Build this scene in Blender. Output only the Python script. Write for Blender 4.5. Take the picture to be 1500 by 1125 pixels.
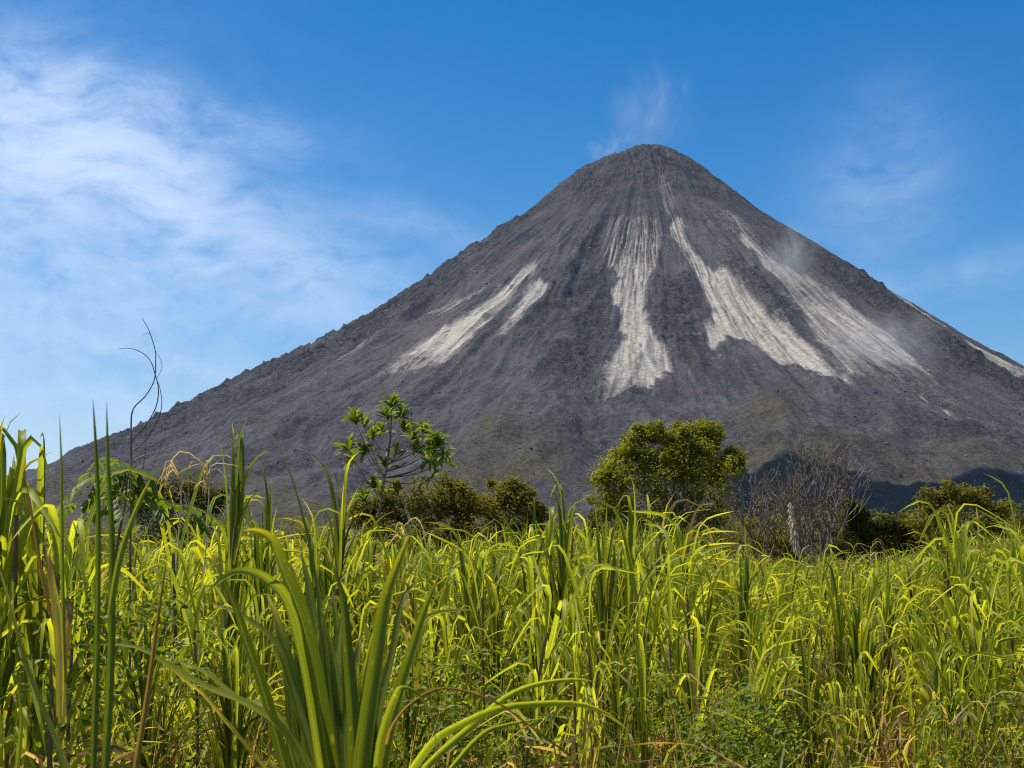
import bpy, math, random
import numpy as np
from mathutils import Vector

for o in list(bpy.data.objects): bpy.data.objects.remove(o)
SC = bpy.context.scene
COL = SC.collection
rng = np.random.default_rng(11)
rnd = random.Random(5)

# ------------------------------------------------------------------ camera
F = 2060.0                                   # focal length in photo pixels (photo 1500 x 1125)
P = math.atan((800 - 562.5) / F)             # upward pitch
CZ = 3.2
cam = bpy.data.cameras.new('camera'); camo = bpy.data.objects.new('camera', cam); COL.objects.link(camo)
cam.sensor_width = 36; cam.lens = 36 * F / 1500
camo.location = (0, 0, CZ); camo.rotation_euler = (math.pi / 2 + P, 0, 0)
cam.clip_start = 0.1; cam.clip_end = 60000
cam.dof.use_dof = True; cam.dof.focus_distance = 24.0; cam.dof.aperture_fstop = 20
SC.camera = camo

# ------------------------------------------------------------------ light
SUNV = Vector((-0.48, 0.10, 1.0)).normalized()       # towards the sun
el = math.asin(SUNV.z); azs = math.atan2(SUNV.x, SUNV.y)
sun = bpy.data.lights.new('sun', 'SUN'); sun.energy = 5.0; sun.angle = math.radians(0.5); sun.color = (1.0, 0.955, 0.87)
so = bpy.data.objects.new('sun', sun); COL.objects.link(so)
so.rotation_euler = SUNV.to_track_quat('Z', 'Y').to_euler()
so.location = (0, 0, 50)

W = bpy.data.worlds.new('World'); SC.world = W; W.use_nodes = True
nt = W.node_tree; nt.nodes.clear()
def N(tree, t, **k):
    n = tree.nodes.new(t)
    for a, b in k.items(): setattr(n, a, b)
    return n
def math_(tree, op, a, b=None, c=None, clamp=False):
    n = tree.nodes.new('ShaderNodeMath'); n.operation = op; n.use_clamp = clamp
    for i, v in enumerate((a, b, c)):
        if v is None: continue
        if isinstance(v, (int, float)): n.inputs[i].default_value = v
        else: tree.links.new(v, n.inputs[i])
    return n.outputs[0]
def mixc(tree, f, a, b, mode='MIX'):
    n = tree.nodes.new('ShaderNodeMix'); n.data_type = 'RGBA'; n.blend_type = mode
    for i, v in ((0, f), (6, a), (7, b)):
        if isinstance(v, (int, float)): n.inputs[i].default_value = v
        elif isinstance(v, tuple): n.inputs[i].default_value = v if len(v) == 4 else (*v, 1)
        else: tree.links.new(v, n.inputs[i])
    return n.outputs[2]
def smooth(tree, v, lo, hi, a=0.0, b=1.0):
    n = tree.nodes.new('ShaderNodeMapRange'); n.interpolation_type = 'SMOOTHSTEP'
    tree.links.new(v, n.inputs[0])
    for i, q in ((1, lo), (2, hi), (3, a), (4, b)): n.inputs[i].default_value = q
    return n.outputs[0]
def noise(tree, vec, scale, detail=4, rough=0.55, dist=0.0):
    n = tree.nodes.new('ShaderNodeTexNoise'); n.inputs['Scale'].default_value = scale
    n.inputs['Detail'].default_value = detail; n.inputs['Roughness'].default_value = rough
    n.inputs['Distortion'].default_value = dist
    if vec is not None: tree.links.new(vec, n.inputs['Vector'])
    return n.outputs[0]
def mapping(tree, vec, scale=(1, 1, 1), loc=(0, 0, 0), rot=(0, 0, 0)):
    n = tree.nodes.new('ShaderNodeMapping'); tree.links.new(vec, n.inputs[0])
    n.inputs['Location'].default_value = loc; n.inputs['Rotation'].default_value = rot; n.inputs['Scale'].default_value = scale
    return n.outputs[0]
sky = N(nt, 'ShaderNodeTexSky', sky_type='NISHITA', sun_disc=False, sun_elevation=el, sun_rotation=azs,
        altitude=400, air_density=1.0, dust_density=0.25, ozone_density=2.5)
hsv = N(nt, 'ShaderNodeHueSaturation'); hsv.inputs['Saturation'].default_value = 1.5; hsv.inputs['Value'].default_value = 1.0
hsv.inputs['Hue'].default_value = 0.502
nt.links.new(sky.outputs[0], hsv.inputs['Color'])
# thin high cloud, a pattern on the sky's directions
tc = N(nt, 'ShaderNodeTexCoord'); D = tc.outputs['Generated']
sep = N(nt, 'ShaderNodeSeparateXYZ'); nt.links.new(D, sep.inputs[0])
yy = math_(nt, 'MAXIMUM', sep.outputs[1], 0.05)
az = math_(nt, 'ARCTAN2', sep.outputs[0], sep.outputs[1])
elv = math_(nt, 'ARCSINE', sep.outputs[2])
cmb = N(nt, 'ShaderNodeCombineXYZ'); nt.links.new(az, cmb.inputs[0]); nt.links.new(elv, cmb.inputs[1])
AE = cmb.outputs[0]
warp = N(nt, 'ShaderNodeTexNoise'); warp.inputs['Scale'].default_value = 7; warp.inputs['Detail'].default_value = 3
nt.links.new(AE, warp.inputs['Vector'])
wv = N(nt, 'ShaderNodeVectorMath', operation='MULTIPLY_ADD'); nt.links.new(warp.outputs['Color'], wv.inputs[0])
wv.inputs[1].default_value = (.085, .085, 0); nt.links.new(AE, wv.inputs[2])
AW = wv.outputs[0]
n1 = noise(nt, mapping(nt, AW, (5, 13, 1), (1.3, 0.4, 0), (0, 0, math.radians(14))), 1.0, 7, 0.55)
n2 = noise(nt, mapping(nt, AW, (17, 34, 1), (0, 0, 3), (0, 0, math.radians(24))), 1.0, 6, 0.62)
n3 = noise(nt, mapping(nt, AW, (34, 70, 1), (5, 2, 3), (0, 0, math.radians(-14))), 1.0, 6, 0.65)
comb = math_(nt, 'ADD', math_(nt, 'MULTIPLY', n1, 0.36), math_(nt, 'ADD', math_(nt, 'MULTIPLY', n2, 0.38), math_(nt, 'MULTIPLY', n3, 0.26)))
def blob(ca, ce, ra, re, rot=0.0, amp=1.0):
    """soft ellipse on the sky, degrees"""
    ca, ce, ra, re = map(math.radians, (ca, ce, ra, re)); c, s = math.cos(math.radians(rot)), math.sin(math.radians(rot))
    da = math_(nt, 'SUBTRACT', az, ca); de = math_(nt, 'SUBTRACT', elv, ce)
    u = math_(nt, 'ADD', math_(nt, 'MULTIPLY', da, c / ra), math_(nt, 'MULTIPLY', de, s / ra))
    v = math_(nt, 'ADD', math_(nt, 'MULTIPLY', da, -s / re), math_(nt, 'MULTIPLY', de, c / re))
    r2 = math_(nt, 'ADD', math_(nt, 'MULTIPLY', u, u), math_(nt, 'MULTIPLY', v, v))
    return math_(nt, 'MULTIPLY', math_(nt, 'EXPONENT', math_(nt, 'MULTIPLY', r2, -1.0)), amp)
def px_ae(px, py):
    a = (px - 750) / F; b = -(py - 562.5) / F
    d = np.array([a, math.cos(P) - b * math.sin(P), math.sin(P) + b * math.cos(P)]); d /= np.linalg.norm(d)
    return math.degrees(math.atan2(d[0], d[1])), math.degrees(math.asin(d[2]))
reg = None
for px, py, ra, re, rot, amp in ((100, 205, 4.6, 2.2, -18, 1.6), (-100, 270, 6, 2.8, -6, .5), (200, 120, 3.0, .7, -8, .16), (230, 290, 5.0, 1.5, -27, 0.32), (420, 400, 7, 2.6, -22, 0.32),
                                 (200, 420, 8, 2.3, 4, 0.36), (340, 185, 5.0, .9, -10, 0.20), (60, 620, 9, 2.6, 0, 0.42), (60, 500, 8, 1.4, -10, 0.25), (-900, 300, 18, 14, 0, 0.45), (1290, 270, 2.6, 3.2, -20, 0.20), (1430, 400, 4.0, .8, 10, 0.22),
                                 (280, 540, 4.5, .35, -12, 0.22), (640, 335, 4, .8, -14, 0.16)):
    a_, e_ = px_ae(px, py); b_ = blob(a_, e_, ra, re, rot, amp)
    reg = b_ if reg is None else math_(nt, 'ADD', reg, b_)
back = math_(nt, 'MULTIPLY', smooth(nt, sep.outputs[1], 0.5, -0.3), 0.35)
reg = math_(nt, 'ADD', reg, back)
cl = math_(nt, 'MULTIPLY', reg, smooth(nt, comb, 0.33, 0.70, 0.16, 1.8))
cl = math_(nt, 'SUBTRACT', 1.0, math_(nt, 'EXPONENT', math_(nt, 'MULTIPLY', cl, -1.25)))
skyc = mixc(nt, cl, hsv.outputs[0], (5.3, 6.6, 8.8))
bg = N(nt, 'ShaderNodeBackground'); bg.inputs[1].default_value = 0.09
nt.links.new(skyc, bg.inputs[0])
wo = N(nt, 'ShaderNodeOutputWorld'); nt.links.new(bg.outputs[0], wo.inputs[0])

SC.view_settings.view_transform = 'Standard'; SC.view_settings.look = 'None'
SC.view_settings.exposure = 0.48; SC.view_settings.gamma = 1.0; SC.view_settings.use_curve_mapping = False
SC.cycles.max_bounces = 8; SC.cycles.transparent_max_bounces = 8; SC.cycles.volume_bounces = 0
SC.cycles.transmission_bounces = 6; SC.cycles.diffuse_bounces = 4
SC.cycles.use_denoising = True; SC.cycles.denoiser = 'OPENIMAGEDENOISE'; SC.cycles.denoising_input_passes = 'RGB_ALBEDO_NORMAL'; SC.cycles.denoising_prefilter = 'NONE'
SC.cycles.filter_width = 1.1
SC.cycles.volume_step_rate = 1.0; SC.cycles.volume_max_steps = 128

# ------------------------------------------------------------------ helpers
def ray(px, py):
    a = (px - 750) / F; b = -(py - 562.5) / F
    return np.array([a, math.cos(P) - b * math.sin(P), math.sin(P) + b * math.cos(P)])
def at(px, py, y):
    """the point of the place seen at that spot of the photograph, y metres away"""
    d = ray(px, py); return d * (y / d[1]) + np.array([0, 0, CZ])
def link(name, data, parent=None, mat=None):
    o = bpy.data.objects.new(name, data); COL.objects.link(o)
    if parent is not None: o.parent = parent
    if mat is not None and data is not None and not data.materials: data.materials.append(mat)
    return o
def tag(o, label=None, cat=None, group=None, kind=None):
    if label: o['label'] = label
    if cat: o['category'] = cat
    if group: o['group'] = group
    if kind: o['kind'] = kind
    return o
def empty(name, loc=(0, 0, 0), rz=0, sc=1.0):
    o = bpy.data.objects.new(name, None); COL.objects.link(o); o.location = loc; o.rotation_euler = (0, 0, rz); o.scale = (sc,) * 3
    o.empty_display_size = 0.1
    return o
def mesh_np(name, V, Fq, attr=None, smooth_=True, attrs=None):
    """V (n,3); Fq list of (m,k) index arrays; attr (n,4)"""
    me = bpy.data.meshes.new(name); V = np.asarray(V, np.float32)
    if not isinstance(Fq, (list, tuple)): Fq = [Fq]
    Fq = [np.asarray(f, np.int32) for f in Fq if len(f)]
    loops = np.concatenate([f.ravel() for f in Fq]); cnt = np.concatenate([np.full(len(f), f.shape[1], np.int32) for f in Fq])
    me.vertices.add(len(V)); me.vertices.foreach_set('co', V.ravel())
    me.loops.add(len(loops)); me.loops.foreach_set('vertex_index', loops)
    me.polygons.add(len(cnt)); st = np.concatenate([[0], np.cumsum(cnt)[:-1]]).astype(np.int32)
    me.polygons.foreach_set('loop_start', st); me.polygons.foreach_set('loop_total', cnt)
    me.polygons.foreach_set('use_smooth', np.full(len(cnt), smooth_))
    me.update(calc_edges=True)
    al = dict(attrs or {})
    if attr is not None: al['lv'] = attr
    for k, a in al.items():
        at_ = me.attributes.new(k, 'FLOAT_COLOR', 'POINT'); at_.data.foreach_set('color', np.asarray(a, np.float32).ravel())
    return me
def join_parts(parts):
    """[(V,F,A)] quads -> one"""
    Vs, Fs, As, n = [], [], [], 0
    for v, f, a in parts:
        Vs.append(v); Fs.append(f + n); As.append(a); n += len(v)
    return np.concatenate(Vs), np.concatenate(Fs), np.concatenate(As)

def hash3(ix, iy, iz, seed):
    h = (ix.astype(np.int64) * 374761393 + iy.astype(np.int64) * 668265263 + iz.astype(np.int64) * 2147483647 + seed * 1274126177) & 0xffffffff
    h = ((h ^ (h >> 13)) * 1274126177) & 0xffffffff
    h = (h ^ (h >> 16)) & 0xffffff
    return h / float(0xffffff)
def vnoise(x, y, seed=0):
    ix = np.floor(x); iy = np.floor(y); fx = x - ix; fy = y - iy
    fx = fx * fx * fx * (fx * (fx * 6 - 15) + 10); fy = fy * fy * fy * (fy * (fy * 6 - 15) + 10); z = np.zeros_like(ix)
    a = hash3(ix, iy, z, seed); b = hash3(ix + 1, iy, z, seed); c = hash3(ix, iy + 1, z, seed); d = hash3(ix + 1, iy + 1, z, seed)
    return (a * (1 - fx) + b * fx) * (1 - fy) + (c * (1 - fx) + d * fx) * fy
def fbm(x, y, seed=0, oct=4, gain=0.5):
    s = 0; a = 1; t = 0
    for i in range(oct):
        c, q = math.cos(i * 1.1), math.sin(i * 1.1)
        s = s + a * vnoise((x * c - y * q) * 2 ** i + i * 17.3, (x * q + y * c) * 2 ** i - i * 9.1, seed + i); t += a; a *= gain
    return s / t                     # 0..1
def ridged(x, y, seed=0, oct=4, gain=0.5):
    s = 0; a = 1; t = 0
    for i in range(oct):
        s = s + a * (1 - np.abs(2 * vnoise(x * 2 ** i + i * 7.7, y * 2 ** i + i * 3.1, seed + i) - 1)); t += a; a *= gain
    return s / t
def sstep(a, b, x):
    t = np.clip((x - a) / (b - a), 0, 1); return t * t * (3 - 2 * t)

# ------------------------------------------------------------------ materials
def mat_new(name):
    m = bpy.data.materials.new(name); m.use_nodes = True; t = m.node_tree; t.nodes.clear()
    out = N(t, 'ShaderNodeOutputMaterial'); return m, t, out
def attr_(t, name='lv'):
    a = N(t, 'ShaderNodeAttribute', attribute_name=name); s = N(t, 'ShaderNodeSeparateColor'); t.links.new(a.outputs['Color'], s.inputs[0])
    return s.outputs[0], s.outputs[1], s.outputs[2], a.outputs['Alpha']
def principled(t, col, rough=0.6, spec=0.5, normal=None):
    p = N(t, 'ShaderNodeBsdfPrincipled')
    if isinstance(col, tuple): p.inputs['Base Color'].default_value = (*col, 1)
    else: t.links.new(col, p.inputs['Base Color'])
    if isinstance(rough, (int, float)): p.inputs['Roughness'].default_value = rough
    else: t.links.new(rough, p.inputs['Roughness'])
    p.inputs['Specular IOR Level'].default_value = spec
    if normal is not None: t.links.new(normal, p.inputs['Normal'])
    return p
def bump(t, h, strength=0.5, dist=1.0):
    b = N(t, 'ShaderNodeBump'); b.inputs['Strength'].default_value = strength; b.inputs['Distance'].default_value = dist
    t.links.new(h, b.inputs['Height']); return b.outputs[0]

def leaf_material(name, ga, gb, yel, dryc, trans, tcol_gain=(2.9, 2.75, 1.2), rough=0.38, striate=True):
    m, t, out = mat_new(name)
    u, v, r, dry = attr_(t)
    oi = N(t, 'ShaderNodeObjectInfo')
    rr = math_(t, 'FRACT', math_(t, 'ADD', math_(t, 'MULTIPLY', r, .9), math_(t, 'MULTIPLY', oi.outputs['Random'], 0.09)))
    col = mixc(t, rr, ga, gb)
    # yellowing towards the tip on some leaves
    yt = math_(t, 'MULTIPLY', smooth(t, v, 0.55, 1.0), smooth(t, math_(t, 'FRACT', math_(t, 'MULTIPLY', rr, 7.31)), 0.45, 1.0))
    col = mixc(t, yt, col, yel)
    if striate:
        g = N(t, 'ShaderNodeTexCoord')
        c3 = N(t, 'ShaderNodeCombineXYZ'); t.links.new(u, c3.inputs[0]); t.links.new(v, c3.inputs[1]); t.links.new(r, c3.inputs[2])
        ns = noise(t, mapping(t, c3.outputs[0], (26, 1.2, 40)), 1.0, 3, 0.6)
        col = mixc(t, 1.0, col, mixc(t, smooth(t, ns, .3, .7), (0.58, 0.60, 0.60), (1.30, 1.28, 1.2)), 'MULTIPLY')
        blot = noise(t, mapping(t, c3.outputs[0], (3, 22, 31)), 1.0, 4, 0.6)
        col = mixc(t, smooth(t, blot, 0.62, 0.75, 0, 0.55), col, yel)
        rib = smooth(t, math_(t, 'ABSOLUTE', math_(t, 'SUBTRACT', u, 0.5)), 0.035, 0.07, 0.55, 0.0)
        col = mixc(t, rib, col, (0.20, 0.24, 0.07))
    if striate: col = mixc(t, math_(t, 'MULTIPLY', smooth(t, v, .90, 1.0), smooth(t, math_(t, 'FRACT', math_(t, 'MULTIPLY', rr, 13.7)), .3, .6)), col, (0.30, 0.19, 0.08))
    dn = noise(t, None, 30, 3, 0.6)
    dc = mixc(t, dn, dryc, tuple(c * 0.45 for c in dryc))
    dc = mixc(t, smooth(t, rr, 0.2, 0.9), dc, tuple(c * k for c, k in zip(dryc, (.36, .25, .20))))
    col = mixc(t, dry, col, dc)
    p = principled(t, col, rough, 0.27, bump(t, ns, .5, .004) if striate else None)
    tr = N(t, 'ShaderNodeBsdfTranslucent')
    tcc = mixc(t, 1.0, col, tcol_gain, 'MULTIPLY'); t.links.new(tcc, tr.inputs[0])
    mx = N(t, 'ShaderNodeMixShader'); mx.inputs[0].default_value = trans
    t.links.new(p.outputs[0], mx.inputs[1]); t.links.new(tr.outputs[0], mx.inputs[2]); t.links.new(mx.outputs[0], out.inputs[0])
    return m
M_CANE = leaf_material('cane_leaf', (0.050, 0.076, 0.004), (0.390, 0.400, 0.028), (0.52, 0.40, 0.025), (0.46, 0.32, 0.16), 0.45)
M_BROAD = leaf_material('broad_leaf', (0.045, 0.090, 0.008), (0.140, 0.190, 0.012), (0.30, 0.26, 0.03), (0.30, 0.20, 0.09), 0.38, (2.6, 2.4, 1.0), 0.5, False)
M_TREE = leaf_material('tree_leaf', (0.085, 0.100, 0.006), (0.250, 0.240, 0.010), (0.30, 0.22, 0.015), (0.26, 0.17, 0.05), 0.40, (2.3, 2.2, .8), 0.6, False)
M_SHRUB = leaf_material('shrub_leaf', (0.085, 0.082, 0.008), (0.220, 0.185, 0.014), (0.26, 0.14, 0.016), (0.20, 0.13, 0.05), 0.38, (1.9, 1.8, .8), 0.65, False)
M_DULL = leaf_material('dull_leaf', (0.040, 0.054, 0.009), (0.120, 0.125, 0.014), (0.18, 0.15, 0.02), (0.20, 0.13, 0.05), 0.38, (1.9, 1.8, .8), 0.65, False)

def bark(name, a, b, scale=12):
    m, t, out = mat_new(name); tc = N(t, 'ShaderNodeTexCoord')
    n = noise(t, mapping(t, tc.outputs['Object'], (1, 1, .25)), scale, 5, 0.65)
    n_ = noise(t, mapping(t, tc.outputs['Object'], (1, 1, 1)), scale * .2, 3, 0.6)
    col = mixc(t, smooth(t, math_(t, 'ADD', math_(t, 'MULTIPLY', n, .6), math_(t, 'MULTIPLY', n_, .4)), .35, .65), a, b)
    p = principled(t, col, 0.85, 0.2, bump(t, n, 0.4, 0.02)); t.links.new(p.outputs[0], out.inputs[0]); return m
M_BARK = bark('bark', (0.075, 0.058, 0.04), (0.20, 0.16, 0.12))
M_DEAD = bark('dead_wood', (0.10, 0.072, 0.048), (0.27, 0.215, 0.155))
M_STALK = bark('cane_stalk', (0.10, 0.062, 0.032), (0.26, 0.19, 0.10), 20)
M_TENDRIL = bark('tendril', (0.045, 0.040, 0.036), (0.10, 0.085, 0.07), 20)
M_PLUME = bark('dry_plume', (0.42, 0.32, 0.18), (0.66, 0.54, 0.34), 20)

# ------------------------------------------------------------------ the volcano
SX, SY = 379.0, 3900.0
_R = np.array([0, 25, 50, 80, 120, 180, 260, 350, 450, 560, 700, 860, 1050, 1300, 1600, 1900, 2300, 2800, 3400.])
_L = [1131, 1126, 1115, 1101, 1081, 1056, 998, 915, 845, 769, 669, 562, 453, 322, 170, 58, -15, -30, -30]
_T = [1131, 1127, 1120, 1108, 1086, 1040, 972, 893, 821, 736, 636, 520, 396, 258, 125, 40, -15, -30, -30]
def _tab(v):
    g = np.arange(-200, 3600, 5.); t = np.interp(np.abs(g), _R, v); k = np.exp(-(np.arange(-60, 61, 5.) / 9.) ** 2); k /= k.sum()
    return g, np.convolve(t, k, 'same')
GL, TL = _tab(_L); GR, TR = _tab(_T)
def cone(dx, dy, r):
    w = 0.5 + 0.5 * np.clip(dx / np.maximum(r, 1) / 0.85, -1, 1); w = w * w * (3 - 2 * w)
    return np.interp(r, GL, TL) * (1 - w) + np.interp(r, GR, TR) * w
# patches on the cone: (azimuth in degrees, distance from the summit in metres)
PATCH = {
 's1':[(-117.5,703),(-120.0,761),(-119.8,879),(-121.1,995),(-122.3,1074),(-122.4,1150),(-121.3,1239),(-118.0,1227),(-116.2,1196),(-116.3,1067),(-116.7,944),(-116.9,837),(-116.4,763)],
 's1b':[(-113.7,780),(-114.6,838),(-113.7,947),(-111.9,1103),(-111.3,1090),(-112.4,926),(-111.2,826)],
 's1c':[(-123.4,783),(-128.4,824),(-130.5,889),(-128.1,915),(-126.7,847),(-123.0,801)],
 's1d':[(-131.3,1032),(-133.4,1103),(-131.1,1186),(-130.7,1185),(-129.7,1149),(-130.2,1045)],
 's1e':[(-108.8,497),(-111.8,617),(-112.6,693),(-111.5,712),(-109.9,655),(-107.7,501)],
 's2':[(-106.6,471),(-106.0,562),(-103.2,681),(-100.1,749),(-101.5,797),(-99.4,910),(-98.3,1045),(-99.2,1164),(-99.2,1324),(-98.7,1384),(-97.2,1399),(-95.7,1313),(-94.0,1243),(-93.1,1184),(-93.7,1086),(-95.2,978),(-96.0,873),(-96.0,775),(-93.2,688),(-91.2,552),(-92.1,452)],
 's2b':[(-103.7,671),(-102.4,721),(-100.1,806),(-99.6,793),(-101.8,707)],
 's2c':[(-91.5,623),(-93.9,703),(-95.8,760),(-95.2,779),(-93.2,713),(-91.1,645)],
 's3':[(-86.7,452),(-89.5,518),(-87.9,634),(-87.1,746),(-86.3,859),(-89.1,1053),(-88.5,1095),(-86.5,1029),(-83.5,1020),(-83.9,1104),(-82.3,1138),(-80.3,1152),(-79.6,1209),(-78.3,1265),(-78.3,1215),(-77.2,1056),(-78.0,918),(-79.3,826),(-79.6,791),(-80.6,714),(-84.1,666),(-86.0,602),(-85.1,498),(-84.7,457)],
 's4':[(-65.6,411),(-72.3,582),(-72.2,644),(-73.0,716),(-72.9,794),(-73.7,872),(-75.5,993),(-76.9,1143),(-77.8,1232),(-74.5,1216),(-70.9,1222),(-67.8,1270),(-66.8,1193),(-62.2,1013),(-60.6,912),(-60.3,800),(-61.2,735),(-62.1,679),(-68.0,700),(-69.5,655),(-69.6,579),(-65.0,438)],
 's4c':[(-74.3,1264),(-74.1,1286),(-73.9,1291),(-74.4,1276)],
 's4d':[(-72.3,1365),(-72.8,1402),(-73.6,1457),(-72.6,1407),(-71.4,1344)],
 's4e':[(-71.4,1279),(-72.2,1333),(-71.4,1315),(-71.1,1281)],
 's5':[(-22,630),(-27,740),(-32,820),(-37,900),(-41,980),(-44,1110),(-49,1110),(-47,1000),(-45,930),(-42,860),(-39,780),(-34,690)],
 's6':[(-89,250),(-90,357),(-91,470),(-86.0,470),(-83.0,337),(-83,260)],
 's8':[(-104,430),(-106,620),(-103,700),(-92,680),(-88,560),(-90,420),(-96,330)],
 's9':[(-84,420),(-80,520),(-76,600),(-66,640),(-60,560),(-62,430),(-70,330)],
 's7':[(-57.1,456),(-57.6,471),(-57.5,484),(-55.2,475),(-55.3,456)],
 'dusty':[(-83.4,507),(-82.5,657),(-79.1,778),(-71.1,734),(-65.6,549),(-71.3,472)],
 'dust2':[(-77.8,1232),(-77.8,1384),(-71.3,1381),(-68.4,1372),(-67.5,1252),(-72.1,1191)],
 'dust1':[(-120.8,1159),(-121.1,1245),(-114.7,1261),(-113.9,1109),(-116.4,1047)],
 'fan1':[(-128.8,1546),(-128.5,1290),(-129.0,1059),(-114.8,1257),(-113.2,1442),(-114.5,1729)],
 'veg1':[(-108.0,1570),(-107.7,1489),(-105.2,1494),(-102.3,1565),(-99.0,1655),(-98.3,1764),(-100.0,1906),(-104.0,1927),(-107.8,1770)],
 'veg2':[(-89.8,1431),(-86.5,1296),(-83.6,1254),(-85.5,1522),(-86.5,1660),(-89.6,1778),(-91.7,1725)],
 'veg3':[(-86.8,1604),(-82.5,1469),(-80.8,1591),(-78.6,1681),(-77.1,1797),(-79.5,1919),(-88.9,1976),(-89.6,1778)],
 'veg4':[(-80.1,1474),(-77.5,1512),(-74.9,1551),(-70,1600),(-66,1700),(-68,1800),(-77.2,1700),(-79.3,1583)],
 'veg5':[(-136.8,1730),(-134.6,1593),(-120.3,1691),(-111.4,1827),(-107.6,1992),(-123.0,1986)],
 'dark1':[(-107.8,525),(-110.9,598),(-112.0,758),(-109.9,986),(-105.3,1235),(-100.7,1376),(-99.4,1176),(-99.6,969),(-102.5,736)],
 'dark2':[(-92.1,727),(-94.2,818),(-94.5,958),(-93.0,1127),(-90.8,1159),(-88.7,1027),(-87.2,884),(-88.1,746)],
 'dark3':[(-79.0,708),(-80.9,703),(-78.4,833),(-77.8,923),(-77.2,1037),(-73.8,864),(-74.3,746)],
 'dark4':[(-127.4,194),(-162.8,197),(-148.7,336),(-114.7,354),(-88.9,250),(-48.2,160),(-82.5,100),(-100,130)],
 'dark5':[(-65.4,602),(-55.7,607),(-54.4,802),(-56.6,1056),(-55.5,1207),(-42.0,1063),(-30,757),(-32.0,560),(-44.7,462)],
 'rough1':[(-175,1400),(-175,1000),(-170,600),(-165,350),(-140,330),(-136,608),(-134,1015),(-134,1416),(-136,1629)],
}
def sdist(key, az, r, wa=None, wr=None):
    """signed distance in metres to a patch (positive inside); az in degrees"""
    poly = np.array(PATCH[key], float); rm = poly[:, 1].mean(); k = math.radians(1) * rm
    a = az + (wa if wa is not None else 0); rr = r + (wr if wr is not None else 0)
    x = a * k; y = rr; best = np.full(x.shape, 1e9); ins = np.zeros(x.shape, bool); n = len(poly)
    for i in range(n):
        x1, y1 = poly[i, 0] * k, poly[i, 1]; x2, y2 = poly[(i + 1) % n, 0] * k, poly[(i + 1) % n, 1]
        dx, dy = x2 - x1, y2 - y1; t = np.clip(((x - x1) * dx + (y - y1) * dy) / (dx * dx + dy * dy + 1e-9), 0, 1)
        best = np.minimum(best, np.hypot(x - x1 - t * dx, y - y1 - t * dy))
        c = ((y1 > y) != (y2 > y)) & (x < (x2 - x1) * (y - y1) / (y2 - y1 + 1e-12) + x1); ins ^= c
    return np.where(ins, best, -best)

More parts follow.
